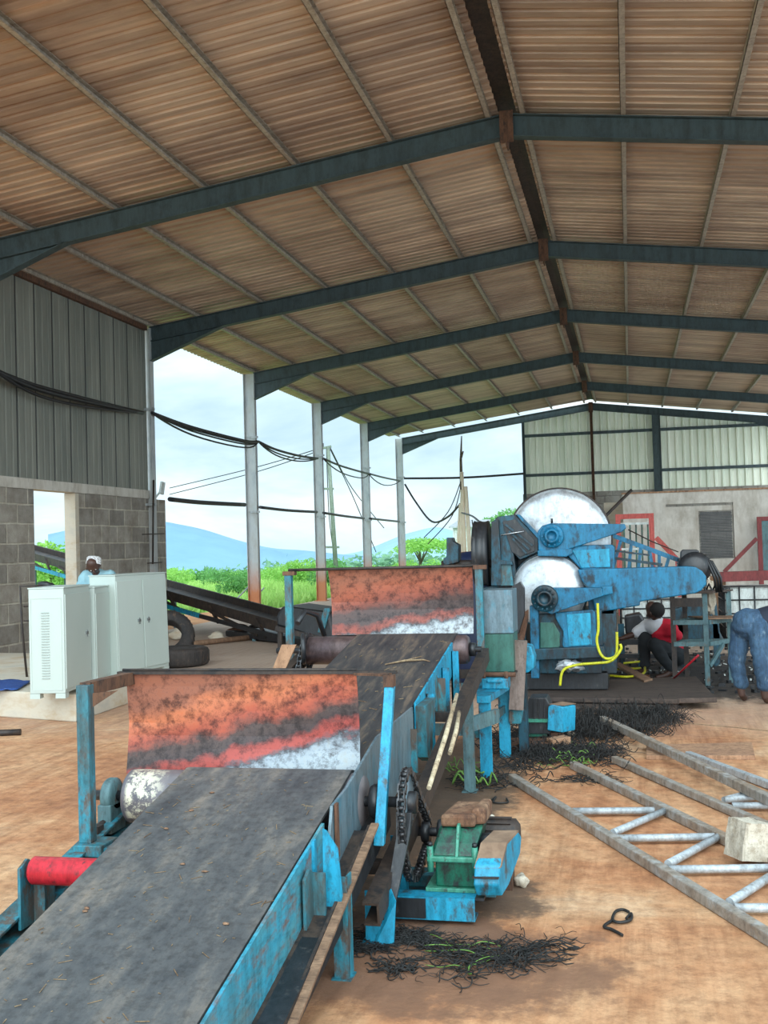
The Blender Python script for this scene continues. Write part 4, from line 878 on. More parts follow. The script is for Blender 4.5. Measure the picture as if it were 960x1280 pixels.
# upper arm
arm = part('upper_arm', 'blue_mach', [(673, 688), (672, 664), (678, 657), (688, 654), (781, 655), (783, 660), (777, 665), (722, 683), (700, 690)], MY+.28, .16)
hub(arm, 690, 670, 15, MY+.28)
mb = MB(); a = Yp(690, 654, MY+.3); mb.cyl(a, a+V((0, 0, .05)), .012, 8); mb.build('grease_nipple', 'black_steel', arm)
arm2 = part('lower_arm', 'blue_mach', [(668, 760), (664, 745), (670, 735), (752, 735), (754, 745), (702, 763), (690, 768)], MY+.0, .16)
hub(arm2, 681, 748, 17, MY+.0, 'hub_flange', 'blue_dark', 14)
part('tip_bracket', 'blue_mach', [(752, 733), (765, 733), (766, 742), (753, 745)], MY+.05, .1)
part('upper_bench', 'blue_mach', [(672, 688), (715, 686), (716, 692), (708, 696), (672, 695)], MY+.26, .5)
# rear housing panels
pan = part('upper_panel', 'blue_mach', [(709, 686), (712, 682), (765, 681), (768, 684), (768, 713), (735, 716), (726, 711), (711, 696)], MY+.32, .6, .012)
part('panel_face', 'blue', [(715, 688), (762, 686), (763, 709), (727, 710)], MY+.305, .02, .006, pan)
gd = part('belt_guard', 'blue_mach', [(722, 712), (860, 708), (870, 709), (878, 714), (883, 721), (883, 730), (877, 738), (868, 742), (800, 752), (800, 757), (745, 766), (738, 740), (726, 724)], MY+.22, .2, .012)
part('guard_seam', 'blue_dark', [(730, 728), (742, 741), (741, 742.5), (729, 729.5)], MY+.215, .01, 0, gd)
part('mid_block', 'blue_mach', [(735, 750), (768, 748), (768, 768), (742, 768), (736, 763)], MY+.3, .5)
# left housing: faceted frame
fr = part('left_housing', 'blue_dark', [(618, 727), (616, 652), (622, 646), (645, 643), (651, 651), (673, 672), (673, 690), (650, 700), (642, 692), (648, 735)], MY+.35, .7)
part('housing_opening_shade', 'black_steel', [(628, 652), (644, 649), (668, 675), (668, 689), (650, 696), (640, 690), (634, 672)], MY+.335, .02, .002, fr)  # thin black plate stands in for the shaded inside of the open housing
part('housing_edge', 'blue_mach', [(645, 643), (649, 643), (675, 670), (673, 674)], MY+.3, .12, .004, fr)
part('housing_post', 'blue_dark', [(614, 652), (623, 650), (626, 700), (640, 702), (641, 706), (626, 706), (626, 732), (614, 732)], MY+.28, .1, .004, fr)
part('perforated_plate', 'blue_dirty', [(618, 702), (638, 702), (642, 732), (618, 732)], MY+.30, .02, .002, fr)
mb = MB(); mb.tube([Yp(626, 669, MY+.24), Yp(655, 664, MY+.24)], .009, 8); mb.build('adjusting_rod', 'chrome', fr)
mb = MB()
for k in range(3): mb.bar(Yp(631+k*5, 655+k*9, MY+.31), Yp(666-k*4, 682+k*5, MY+.31), .02, .022)
mb.build('inner_strut', 'blue_dark', fr)
# pulley seen edge on
c = Yp(606, 692, MY+.5); R = .36; mb = MB(); mb.lathe(c+V((-.10, 0, 0)), (1, 0, .0), [(0, 0), (R, 0), (R*.97, .03), (R*.97, .05), (R, .06), (R*.97, .09), (R*.97, .12), (R, .15), (0, .15)], 56); pu = mb.build('drive_pulley', 'black_steel', mc)
mb = MB(); mb.cyl(c+V((-.48, 0, -.11)), c+V((.1, 0, -.11)), .045, 16); mb.build('pulley_shaft', 'rust_dark', mc)
part('shaft_bearing', 'blue_dark', [(558, 672), (565, 672), (566, 677), (573, 681), (573, 703), (556, 707), (554, 703), (554, 698), (558, 696)], MY+.4, .2)
# lower body
part('front_column', 'blue_mach', [(662, 757), (673, 756), (674, 848), (664, 848)], MY+.02, .1)
part('lower_body', 'blue_dark', [(672, 768), (752, 762), (754, 815), (752, 842), (672, 842)], MY+.14, .9)
lp = part('access_panel', 'blue_mach', [(694, 766), (741, 762), (744, 766), (746, 808), (743, 812), (706, 812), (703, 806), (704, 790), (694, 772)], MY+.08, .05, .008)
part('panel_face', 'blue', [(708, 768), (738, 766), (740, 806), (711, 808)], MY+.07, .012, .004, lp)
part('round_cover', 'green_sheet', [(675, 778), (692, 778), (700, 792), (700, 808), (692, 816), (675, 816)], MY+.12, .02)
part('bed_plate', 'blue_dark', [(655, 812), (755, 808), (757, 822), (655, 826)], MY-.02, 1.1)
part('right_column', 'blue_dark', [(746, 762), (770, 760), (771, 842), (748, 842)], MY+.3, .5)
part('sub_base', 'black_steel', [(600, 845), (760, 838), (760, 862), (600, 862)], MY+.3, 1.0)
part('left_column', 'blue_dark', [(601, 735), (655, 726), (660, 845), (640, 862), (601, 862)], MY+.4, .8)
mb = yprism(MB(), [(640, 733), (650, 727), (655, 735), (655, 770), (648, 792), (641, 790)], MY-.2, .12); mb.build('feed_flap', 'black_steel', mc, .004)
mb = yprism(MB(), [(648, 770), (660, 762), (660, 775), (655, 800), (646, 800)], MY-.1, .06); mb.build('feed_lever', 'rust', mc, .004)
# junk under: crumpled foil-like lump
mb = MB().blob(Yp(712, 832, MY-.0), (.12, .08, .05), 3, .5, 2, 4); mb.buildtop('cloth_bundle', 'tank_alu', 'small crumpled silver-grey bundle under the blue machine', 'bundle')
# ladder-like delivery frame at right
lad = thing('delivery_frame', 'blue steel lattice arm sloping down right behind the machine guard', 'steel arm', Yp(800, 715, MY+.9))
YA = MY+.9
mb = MB(); mb.bar(Yp(762, 668, YA), Yp(848, 700, YA), .05, .05); mb.build('top_chord', 'blue_mach', lad)
mb = MB(); mb.bar(Yp(764, 697, YA), Yp(828, 706, YA), .04, .03); mb.bar(Yp(764, 688, YA), Yp(812, 694, YA), .04, .02); mb.build('bottom_chord', 'blue_dark', lad)
for u, v, u2 in ((776, 676, 766), (789, 680, 786), (801, 684, 798), (812, 688, 816), (824, 693, 824), (836, 697, 832)):
    mb = MB(); mb.bar(Yp(u, v, YA), Yp(u2, 711, YA), .03, .035); mb.build('lattice_bar', 'blue_mach', lad)
mo = thing('electric_motor', 'large black ribbed motor above the right end of the blue belt guard', 'motor', Yp(868, 712, MY+.7))
c = Yp(869, 710, MY+.45); mb = MB(); Rm = .17; mb.lathe(c, (0, 1, 0), [(0, 0), (Rm*.6, 0), (Rm, .05), (Rm, .45), (0, .5)], 32)
for k in range(24):
    a = 2*PI*k/24; p = c+V((math.cos(a)*Rm, .08, math.sin(a)*Rm)); mb.bar(p, p+V((0, .34, 0)), .008, .03, up=(math.cos(a), 0, math.sin(a)))
mb.build('motor_body', 'black_steel', mo)
mb = yprism(MB(), [(851, 690), (854, 687), (872, 687), (874, 690), (874, 698), (851, 698)], MY+.5, .2); mb.build('terminal_box', 'black_steel', mo, .01)
mb = MB()
for k in range(3): mb.tube([Yp(874, 694+k*2, MY+.55), Yp(884+k*3, 700+k, MY+.5), Yp(893+k*4, 722, MY+.45), Yp(896+k*3, 740, MY+.5)], .014, 8)
mb.build('motor_cable', 'plastic_black', mo)
mb = MB(); mb.box((c.x-.75, MY+.55, c.z-.2), (c.x+.12, MY+.8, c.z-.13)); mb.build('motor_bracket', 'blue_dark', mo)
# dark machinery behind, under the guard
t = thing('under_frame', 'dark greasy steel underframe in the shade right of the blue machine', 'steel frame', Yp(800, 840, 14.6))
for px in ([(770, 800), (850, 800), (850, 806), (770, 806)], [(770, 818), (845, 818), (845, 823), (770, 823)]):
    mb = yprism(MB(), px, 14.9, .1); mb.build('cross_bar', 'black_steel', t)
for u in (776, 800, 850, 895):
    a = Yp(u, 780, 15.0); mb = MB(); mb.box((a.x-.04, 15.0, 0), (a.x+.04, 15.08, a.z)); mb.build('upright', 'blue_dark', t)
mb = yprism(MB(), [(840, 762), (895, 745), (900, 790), (905, 800), (842, 800)], 15.0, .5); mb.build('casing', 'blue_dark', t, .02)
mb = yprism(MB(), [(780, 770), (800, 766), (806, 775), (806, 792), (782, 794)], 15.0, .3); mb.build('drive_casing', 'black_steel', t, .03)
# ------------------------------------------------------------------ cage tanks behind
def ibc(x, y, sx, sy, z0, h, lab, rot=0):
    t = thing('caged_tank', lab, 'tank', (x, y, z0), 'caged liquid tanks')
    mb = MB(); mb.box((x+.02, y+.02, z0+.12), (x+sx-.02, y+sy-.02, z0+h-.02)); mb.build('tank', 'white_plastic', t, .05)
    mb = MB(); k = 5
    for i in range(k+1):
        a = x+sx*i/k; mb.tube([(a, y, z0), (a, y, z0+h)], .012, 6); b = y+sy*i/k; mb.tube([(x, b, z0), (x, b, z0+h)], .012, 6)
    for i in range(5):
        zz = z0+.1+(h-.1)*i/4; mb.tube([(x, y, zz), (x+sx, y, zz)], .012, 6); mb.tube([(x, y, zz), (x, y+sy, zz)], .012, 6)
    mb.build('cage', 'black_steel', t); mb = MB(); mb.box((x, y, z0), (x+sx, y+sy, z0+.1)); mb.build('pallet', 'rust_dark', t)
a = Yp(905, 735, 17.5); ibc(a.x, 17.5, 1.1, 1.1, 0, a.z+.02, 'white plastic tank in a black wire cage at the right edge, before the rendered wall')
a = Yp(775, 750, 18.5); ibc(a.x, 18.5, 1.1, 1.0, 0, a.z, 'grey-white caged tank glimpsed under the long blue belt guard')
t = thing('beam_support', 'dark red channel beam and brace before the rendered wall at the right', 'beam', Yp(905, 728, 19))
mb = MB(); a, b = Yp(900, 721, 19), Yp(962, 719, 19); mb.channel(a, b, .2, .16); mb.build('beam', 'dark_red', t)
mb = MB(); mb.bar(Yp(905, 715, 21.5), Yp(946, 673, 21.5), .05, .07); mb.bar(Yp(905, 716, 21.5), V((Yp(905, 716, 21.5).x, 21.5, 0)), .05, .07); mb.build('diagonal_brace', 'dark_red', t)
mb = MB(); a = Yp(888, 735, 19.2); mb.box((a.x, 19.2, 0), (a.x+.25, 19.3, a.z+.2)); mb.build('end_board', 'wood_tan', t)
t = thing('steel_door', 'dark red framed green steel door leaf at the right edge of the rendered wall', 'door', Yp(955, 715, 21.7))
mb = MB(); a, b = Yp(946, 646, 21.7), Yp(966, 716, 21.7); mb.box((a.x+.08, 21.68, a.z-.08), (b.x, 21.76, a.z)); mb.box((a.x, 21.68, 0), (a.x+.08, 21.76, a.z)); mb.build('door_frame', 'dark_red', t)
mb = MB(); mb.box((a.x+.08, 21.7, b.z), (b.x, 21.73, a.z-.08)); n_ = mb.build('door_panel', 'teal_grey', t)
t = thing('steel_gate', 'salmon-red framed steel gate with green bars before the rendered room', 'gate', Yp(795, 720, 20.5))
YG_ = 20.5; a, b = Yp(769, 643, YG_), Yp(820, 722, YG_); zb = .3
mb = MB(); mb.box((a.x, YG_, zb), (a.x+.09, YG_+.06, a.z)); mb.box((b.x-.09, YG_, zb), (b.x, YG_+.06, a.z)); mb.box((a.x+.09, YG_, a.z-.09), (b.x-.09, YG_+.06, a.z)); mb.box((a.x+.09, YG_, zb), (b.x-.09, YG_+.06, zb+.08)); mb.build('gate_frame', 'red_frame', t)
for dz in (.2, .66): MB().box((a.x+.09, YG_+.01, a.z-dz), (b.x-.09, YG_+.05, a.z-dz+.04)).build('gate_rail', 'white_plastic', t)
for i in range(5):
    x = a.x+.13+(b.x-a.x-.26)*i/4; mb = MB(); mb.bar((x+.02, YG_+.03, a.z-.16), (x-.0, YG_+.03, zb+.08), .03, .03); mb.build('gate_bar', 'green', t)
for x, yy in ((a.x+.02, YG_+.4), (b.x-.1, YG_+.3)): pass
mb = MB(); mb.bar(Yp(820, 672, YG_), Yp(846, 699, YG_), .06, .09); mb.bar(Yp(846, 699, YG_), V((Yp(846, 699, YG_).x+.05, YG_, 0)), .06, .06); mb.build('stay', 'red_frame', t)
for p, q_, lab in (((754, 648), (790, 612), 'thin dark rod leaning up against the corner of the rendered room'),):
    mb = MB(); A, B = Yp(*p, 21.6), Yp(*q_, 21.6); A2 = A+(A-B).normalized()*.0; mb.tube([V((A.x-1.2, 21.6, 0)), A, B], .03, 8); mb.buildtop('steel_rod', 'rust_dark', lab, 'rod')
mb = MB(); mb.tube([Yp(785, 662, 20.3), Yp(815, 677, 20.3), Yp(848, 690, 20.3)], .012, 6); mb.buildtop('wire', 'rust_dark', 'thin drooping wire in front of the salmon-red gate', 'wire')
# ------------------------------------------------------------------ rack table, planks, pit
RY = 12.9
rk = thing('steel_rack', 'open blue-grey steel rack table with worn top between the two workers', 'rack', Gp(875, 852))
zt2 = Yp(860, 742, RY).z
a, b = Yp(840, 745, RY), Yp(884, 745, RY); c3 = b.x+.32
mb = MB(); mb.prism([(a.x-.18, RY-.05, zt2), (b.x+.06, RY-.05, zt2), (c3, RY+.45, zt2), (a.x+.05, RY+.45, zt2)], (0, 0, .02)); mb.build('top_board', 'wood_dark', rk)
for x, yy, m_ in ((a.x, RY, 'rust_dark'), (b.x-.03, RY, 'teal_grey'), (c3-.06, RY+.4, 'teal_grey'), (a.x+.15, RY+.4, 'rust_dark')):
    mb = MB(); mb.box((x-.025, yy-.004, 0), (x+.03, yy+.004, zt2)); mb.box((x-.025, yy, 0), (x-.018, yy+.05, zt2)); mb.build('leg', m_, rk)
for v, m_ in ((778, 'teal_grey'), (805, 'teal_grey')):
    z = Yp(862, v, RY).z; mb = MB(); mb.bar((a.x, RY, z), (b.x, RY, z), .04, .05); mb.bar((b.x, RY, z), (c3-.05, RY+.4, z), .04, .05); mb.bar((a.x+.15, RY+.4, z), (c3-.05, RY+.4, z), .04, .04); mb.bar((a.x, RY, z), (a.x+.15, RY+.4, z), .04, .04); mb.build('shelf_rail', m_, rk)
    if v == 778: mb = MB(); mb.prism([(b.x, RY, z+.03), (c3+.1, RY+.1, z+.03), (c3, RY+.4, z+.03), (b.x-.2, RY+.4, z+.03)], (0, 0, .015)); mb.build('shelf_board', 'wood', rk)
z = Yp(862, 805, RY).z; mb = MB(); mb.bar((b.x, RY, z-.25), (b.x+.17, RY+.2, z-.02), .03, .04); mb.build('corner_brace', 'teal_grey', rk)
mb = MB(); mb.bar((a.x, RY+.01, zt2-.1), (b.x, RY+.01, zt2-.1), .02, .10); mb.build('apron', 'rust_dark', rk)
bq = Yp(886, 748, RY+.5)
mb = MB(); mb.blob(bq, (.075, .07, .20), 4, .22, 3, 2.6); mb.blob(bq+V((-.02, 0, .2)), (.04, .04, .08), 3, .3, 5, 3)
mb.buildtop('plastic_bag', 'stone', 'crumpled translucent grey bag hanging at the right of the rack table', 'bag')
mb = MB(); A = Yp(900, 738, RY+.5); mb.tube([Yp(845, 741, RY+.4), Yp(870, 737, RY+.5), Yp(898, 738, RY+.5), Yp(912, 734, RY+.5), Yp(910, 746, RY+.5)], .016, 8)
for k in range(6): mb.tube([Yp(858+k*8, 740, RY+.4), Yp(862+k*8, 730+k % 3, RY+.35), Yp(868+k*8, 741, RY+.3)], .012, 6)
mb.buildtop('cable_bundle', 'plastic_black', 'tangled black cables lying on the rack table', 'cables')
def plank(px, z, th, mat, lab, bv=.01, nm='plank'):
    mb = MB(); mb.prism([Gp(u, v, z+th) for u, v in px], (0, 0, -th)); return mb.buildtop(nm, mat, lab, 'plank', bevel=bv)
plank([(640, 871), (660, 853), (870, 845), (896, 872), (850, 873), (846, 874)], .07, .05, 'wood_dark', 'wide dark oily plank at the back edge of the pit by the blue machine')
plank([(650, 886), (658, 869), (846, 868), (848, 878), (846, 880), (760, 883)], .0, .06, 'wood_dark', 'front dark plank lying on the floor before the blue machine')
plank([(768, 829), (776, 828), (816, 848), (805, 851)], .10, .04, 'wood', 'narrow brown board lying across the yellow hoses')
mb = MB(); mb.tube([Gp(842, 848, .12), Yp(873, 819, 12.4)], [.012, .012], 8); mb.buildtop('tool_handle', 'red_paint', 'red and wooden tool handle leaning by the rack table leg', 'tool')
# hoses
hs = [([(700, 857), (704, 838), (722, 831), (745, 829), (764, 826), (776, 812), (775, 805)], 'yellow hose arching from the planks to the machine side'),
      ([(728, 856), (744, 843), (760, 838), (775, 836), (800, 835), (806, 829), (802, 827), (780, 829)], 'yellow hose lying in a long loop under the narrow brown board'),
      ([(747, 754), (748, 785), (746, 800), (750, 816), (757, 823), (766, 822), (771, 815), (771, 790)], 'yellow hose hanging down the right side of the blue machine'),
      ([(735, 848), (752, 844), (784, 846), (804, 842), (806, 834)], 'lowest yellow hose loop on the dark floor by the planks')]
for i, (px, lab) in enumerate(hs):
    yv = 11.32 if i in (0, 2) else 11.9
    if i == 2: yv = 11.36
    if i == 1 or i == 3: P = [Gp(u, v, .06+.02*i) for u, v in px]
    else: P = [Yp(u, v, yv) for u, v in px]
    mb = MB(); mb.tube(smooth(P), .014, 8); mb.buildtop('hose', 'yellow', lab, 'hose', 'yellow hoses')
# debris on the dark pit floor (shiny scraps)
mb = MB(); random.seed(5)
for i in range(260):
    p = Gp(random.uniform(755, 955), random.uniform(802, 868), 0); s_ = random.uniform(.02, .09); a = random.uniform(0, 6)
    if p.y < 11.6+.25*(p.x+.5): continue
    mb.obox((p.x, p.y, 0), (math.cos(a)*s_, math.sin(a)*s_, 0), (-math.sin(a)*s_*.5, math.cos(a)*s_*.5, 0), (0, 0, random.uniform(.01, .04)))
tag(mb.build('debris', 'black_steel'), 'black greasy scraps covering the floor behind the planks', 'debris', kind='stuff')
mb = MB()
for i in range(60):
    p = Gp(random.uniform(765, 955), random.uniform(806, 862), 0); s_ = random.uniform(.01, .05); a = random.uniform(0, 6)
    if p.y < 12: continue
    mb.obox((p.x, p.y, .02), (math.cos(a)*s_, math.sin(a)*s_, .01), (-math.sin(a)*s_*.5, math.cos(a)*s_*.5, 0), (0, 0, .01))
tag(mb.build('paper_scraps', 'white_plastic'), 'small pale scraps scattered over the black floor behind the planks', 'scraps', kind='stuff')
# ------------------------------------------------------------------ trusses on the floor
def tubepx(mb, a, b, z=.04, r=.03, n=14): return mb.tube([Gp(*a, z), Gp(*b, z)], r, n)
def squ(mb, a, b, z, w): return mb.bar(Gp(*a, z), Gp(*b, z), w, w)
t = thing('steel_truss', 'nearest flat steel truss on the floor, under the squared stone block', 'truss', Gp(800, 1050), 'galvanised trusses lying on the floor')
mb = MB(); A, B = Gp(640, 972, .03), Gp(975, 1180, .03); A2 = A; B2 = B+(B-A)*.25; mb.bar(A2, B2, .055, .055); mb.build('chord', 'truss_dusty', t, .006)
mb = MB(); A, B = Gp(716, 956, .03), Gp(925, 1058, .03); mb.bar(A, B+(B-A)*.45, .055, .055); mb.build('chord', 'truss_dusty', t, .006)
for a, b in (((716, 1014), (818, 1013)), ((766, 1041), (830, 1014)), ((770, 1048), (893, 1046)), ((835, 1080), (900, 1045)), ((836, 1087), (975, 1085)), ((912, 1128), (975, 1088)), ((918, 1135), (985, 1135))):
    mb = MB(); tubepx(mb, a, b, .035, .021); mb.build('web_tube', 'truss', t)
t = thing('steel_truss', 'farther flat steel truss on the floor, crossed by a loose rail', 'truss', Gp(880, 960), 'galvanised trusses lying on the floor')
mb = MB(); A, B = Gp(768, 949, .03), Gp(975, 1040, .03); mb.bar(A, B+(B-A)*.3, .05, .05); mb.build('chord', 'truss_dusty', t, .006)
mb = MB(); A, B = Gp(860, 943, .03), Gp(975, 986, .03); mb.bar(A, B+(B-A)*.4, .05, .05); mb.build('chord', 'truss', t, .006)
for a, b in (((905, 1000), (935, 992)), ((905, 1000), (985, 992)), ((915, 1007), (990, 1007))):
    mb = MB(); tubepx(mb, a, b, .035, .021); mb.build('web_tube', 'truss', t)
mb = MB(); A, B = Gp(753, 899, .09), Gp(975, 1006, .09); B = B+(B-A)*.25; mb.bar(A, B, .06, .06); mb.buildtop('steel_rail', 'truss_dusty', 'loose grey square rail lying on the trusses, fibre wound round its end', 'rail', bevel=.006)
mb = MB(); P = [Gp(808, 950, .0), Gp(944, 950, .0), Gp(940, 933, .0), Gp(808, 936, 0)]; mb.prism(P, (0, 0, .035)); mb.buildtop('wood_board', 'wood_tan', 'reddish tan board lying on the floor under the loose rail', 'board', bevel=.004)
mb = MB(); mb.tube(smooth([Gp(800, 911), Gp(850, 905), Gp(900, 908), Gp(960, 914)]), .006, 6); mb.buildtop('thin_stick', 'straw', 'thin pale stick lying on the floor before the planks', 'stick')
# steel bar at far left
mb = MB(); mb.tube([Gp(-20, 917, .03), Gp(26, 915, .03)], .03, 14); mb.buildtop('steel_pipe', 'rust_dark', 'short dark pipe lying on the orange floor at the left edge', 'pipe')
# ------------------------------------------------------------------ fibre heaps (stuff)
def heap(name, u0, u1, v0, v1, n, lab, seed, mat='fibre', curl=.16, h=.03, r=.006, zb=0):
    random.seed(seed); mb = MB()
    CL = [(random.uniform(u0, u1), random.uniform(v0, v1), random.uniform(.06, .16)) for _ in range(9)]
    for i in range(n):
        cl = CL[int(random.random()**1.6*9)]; cu = cl[0]+random.gauss(0, cl[2])*(u1-u0); cv = cl[1]+random.gauss(0, cl[2])*(v1-v0); p = Gp(cu, cv, zb); a = random.uniform(0, 2*PI); P = [p+V((0, 0, r))]; q = p.copy()
        for k in range(6):
            a += random.gauss(0, .5); q = q+V((math.cos(a), math.sin(a)*.8, 0))*curl/4; P.append(q+V((0, 0, r+abs(random.gauss(0, h)))))
        P = smooth(P, 3); rr = r*random.uniform(.4, 1.2); mb.tube(P, [rr*.4]+[rr]*(len(P)-2)+[rr*.3], 4)
    return tag(mb.build(name, mat), lab, 'fibre', kind='stuff')
heap('fibre_heap', 575, 700, 1180, 1214, 210, 'black wet fibre strands on the floor in front of the green gearbox', 11, r=.0024, h=.014, curl=.14)
heap('fibre_heap', 484, 508, 1203, 1220, 50, 'small black fibre curl before the gearbox base frame', 12, r=.003, h=.01, curl=.07)
heap('fibre_heap', 660, 750, 905, 955, 1100, 'large black fibre heap on the floor behind the near truss ends', 13, r=.0032, h=.035, curl=.2)
heap('fibre_heap', 735, 830, 890, 930, 700, 'black fibre tangled over the end of the loose rail', 14, r=.0032, h=.06, curl=.2)
heap('fibre_heap', 590, 660, 915, 980, 300, 'dark fibre litter round the feet of the bright blue stand', 15, r=.004, h=.02)
heap('fibre_heap', 718, 758, 970, 982, 50, 'thin dark fibre wisp between the near truss rails', 16, r=.003, h=.008)
heap('leaf_heap', 690, 745, 935, 960, 22, 'green leaf shreds in the large black fibre heap', 17, 'fibre_green', r=.005, curl=.15)
heap('leaf_heap', 600, 670, 1180, 1200, 5, 'green leaf strands among the black fibre by the gearbox', 18, 'fibre_green', r=.003, curl=.25, h=.01)
heap('leaf_heap', 560, 600, 960, 985, 9, 'green and yellow leaf pieces under the second conveyor', 19, 'fibre_green', r=.008, h=.05, curl=.15)
heap('fibre_heap', 440, 560, 1168, 1192, 500, 'matted black fibre and dirt before the gearbox base', 21, r=.0022, h=.006, curl=.08)
mb = MB(); P = [Gp(u, v, .012) for u, v in ((783, 1148), (789, 1142), (788, 1150), (775, 1153), (766, 1150), (769, 1140), (778, 1137), (786, 1140))]; mb.tube(smooth(P), .007, 6); P = [Gp(u, v, .01) for u, v in ((766, 1150), (755, 1158), (765, 1162), (778, 1169))]; mb.tube(smooth(P), .007, 6); mb.buildtop('fibre_curl', 'fibre', 'small black looped strand alone on the open floor', 'fibre')
mb = MB(); P = [Gp(u, v, .01) for u, v in ((610, 1003), (620, 996), (617, 1003), (634, 1003), (633, 998))]; mb.tube(smooth(P), .006, 6); mb.buildtop('fibre_curl', 'fibre', 'small dark curl on the floor behind the green gearbox', 'fibre')
mb = MB(); P = [Gp(700, 913, .02), Gp(712, 916, .05), Gp(725, 920, .01)]; mb.tube(P, [.01, .02, .004], 6); mb.buildtop('root_piece', 'stone', 'pale dry root piece beside the small blue guard box', 'root')
# ------------------------------------------------------------------ platform and cabinets
PZ = .28
mb = MB(); a, b, c_ = Gp(95, 903), Gp(0, 897), Gp(160, 880); d1_ = (c_-a).normalized(); far = a+d1_*2.3
mb.prism([a, V((-9.6, 11.4, 0)), V((-9.6, 14.7, 0)), V((-6.62, 14.35, 0)), far], (0, 0, PZ)); struct(mb, 'floor_platform', 'conc', .015)
def cabinet(pA, pB, pC, h, lab, vents=False, doors=1, lean=0, grp='pale metal cabinets on the platform'):
    B = pB; uw = (pA-pB).length; v = (pC-pB); v.z = 0; L = v.length; v.normalize(); u = V((-v.y, v.x, 0)); u = u if u.dot(pA-pB) > 0 else -u
    t = thing('metal_cabinet', lab, 'cabinet', B, grp); ln = V((0, 0, h))+u*lean*h
    mb = MB(); mb.obox(B+V((0, 0, .05)), u*uw, v*L, ln-V((0, 0, .05))); mb.build('body', 'cabinet', t, .008)
    mb = MB()
    for i in (0, 1):
        for j in (0, 1): MB().obox(B+u*(uw-.1)*i+v*(L-.1)*j, u*.1, v*.1, V((0, 0, .05))).build('foot', 'cabinet', t)
    mb = MB(); mb.obox(B-u*.006-v*.006+ln, u*(uw+.012), v*(L+.012), V((0, 0, .012))); mb.build('top_plate', 'cabinet', t)
    for k in range(doors):
        w_ = L/doors; mb = MB(); o_ = B+v*(w_*k+.012)-u*.012; mb.obox(o_+V((0, 0, .09)), u*.011, v*(w_-.024), ln-V((0, 0, .15))); dd_ = mb.build('door', 'cabinet', t, .003)
        hp = o_+v*(w_*(.14 if k == doors-1 and doors > 1 else .78))+ln*.55-u*.0; mb = MB(); mb.bar(hp, hp-u*.02, .04, .03); mb.bar(hp-u*.015-V((0, 0, .04)), hp-u*.015+V((0, 0, .03)), .01, .01, up=u); mb.build('handle', 'chrome', dd_)
    if vents:
        mb = MB()
        for k in range(26): mb.obox(B+u*(uw*.42)-v*.003+ln*(.18+.62*k/26), u*.08, -v*.004, V((0, 0, .007)))
        mb.build('vent_slot', simple('vent_shadow_enamel', (156, 166, 160), (150, 160, 154)), t)['kind'] = 'stuff'
        mb = MB(); f_ = .025
        for a_, s1, s2 in ((B+u*f_+V((0, 0, .08)), u*(uw-2*f_), V((0, 0, .006))), (B+u*f_+ln-V((0, 0, .1)), u*(uw-2*f_), V((0, 0, .006))), (B+u*f_+V((0, 0, .08)), u*.006, ln-V((0, 0, .18))), (B+u*(uw-f_)+V((0, 0, .08)), u*.006, ln-V((0, 0, .18)))): mb.obox(a_, s1, -v*.004, s2)
        mb.build('panel_edge', 'cabinet', t)
    return t
zc_ = Yp(82, 735, Gp(82, 872, PZ).y).z-PZ
cabinet(Gp(50, 871, PZ), Gp(82, 873, PZ), Gp(114, 860, PZ), zc_, 'leftmost and nearest short pale cabinet with a column of vent slots', True)
B = Gp(117, 860, PZ)+V((0, .06, 0)); cabinet(B+V((-.42, .1, 0)), B, Gp(145, 848, PZ), Yp(117, 735, B.y).z-PZ, 'short plain pale cabinet squeezed between the vented one and the tall one')
B = Gp(146, 852, PZ)+V((.0, .05, 0)); cabinet(B+V((-.30, .16, 0)), B, Gp(207, 838, PZ)+V((.02, .06, 0)), Yp(145, 720, B.y).z-PZ, 'tall pale cabinet with two doors, rightmost on the platform', False, 2, .02)
# steel chair-like frame left and blue tarp
t = thing('steel_chair_frame', 'rusty tubular chair frame against the block wall at the left', 'frame', Gp(30, 845, PZ))
YC = 11.7
mb = MB(); mb.tube([Yp(34, 850, YC), Yp(28, 790, YC), Yp(25, 733, YC), Yp(66, 731, YC+.1)], .014, 8); mb.build('back_tube', 'rust_dark', t)
mb = MB(); mb.tube([Yp(30, 758, YC), Yp(50, 757, YC+.2)], .012, 8); mb.tube([Yp(30, 776, YC), Yp(50, 776, YC+.2)], .012, 8); mb.tube([Yp(50, 732, YC+.2), Yp(52, 845, YC+.2)], .012, 8); mb.build('cross_tube', 'rust_dark', t)
mb = MB(); p = Yp(58, 731, YC+.1); mb.blob(p, (.10, .06, .045), 2, .3, 4); mb.build('rag', 'black_steel', t)
mb = MB(); vs = []; random.seed(2)
a0_, b0_, c0_, d0_ = Gp(-25, 866, PZ), Gp(22, 864, PZ), Gp(40, 853, PZ), Gp(-25, 852, PZ); n = 12
for i in range(n+1):
    for j in range(n+1):
        p = (a0_.lerp(b0_, i/n)).lerp(d0_.lerp(c0_, i/n), j/n); vs.append(p+V((0, 0, .02+.03*abs(noise.noise(V((i*.7, j*.7, 1)))))))
mb.add(vs, [(i*(n+1)+j, (i+1)*(n+1)+j, (i+1)*(n+1)+j+1, i*(n+1)+j+1) for i in range(n) for j in range(n)], True)
o = mb.buildtop('folded_tarp', 'blue_tarp', 'crumpled blue tarp lying on the platform at the left edge', 'tarp'); so = o.modifiers.new('s', 'SOLIDIFY'); so.thickness = .01
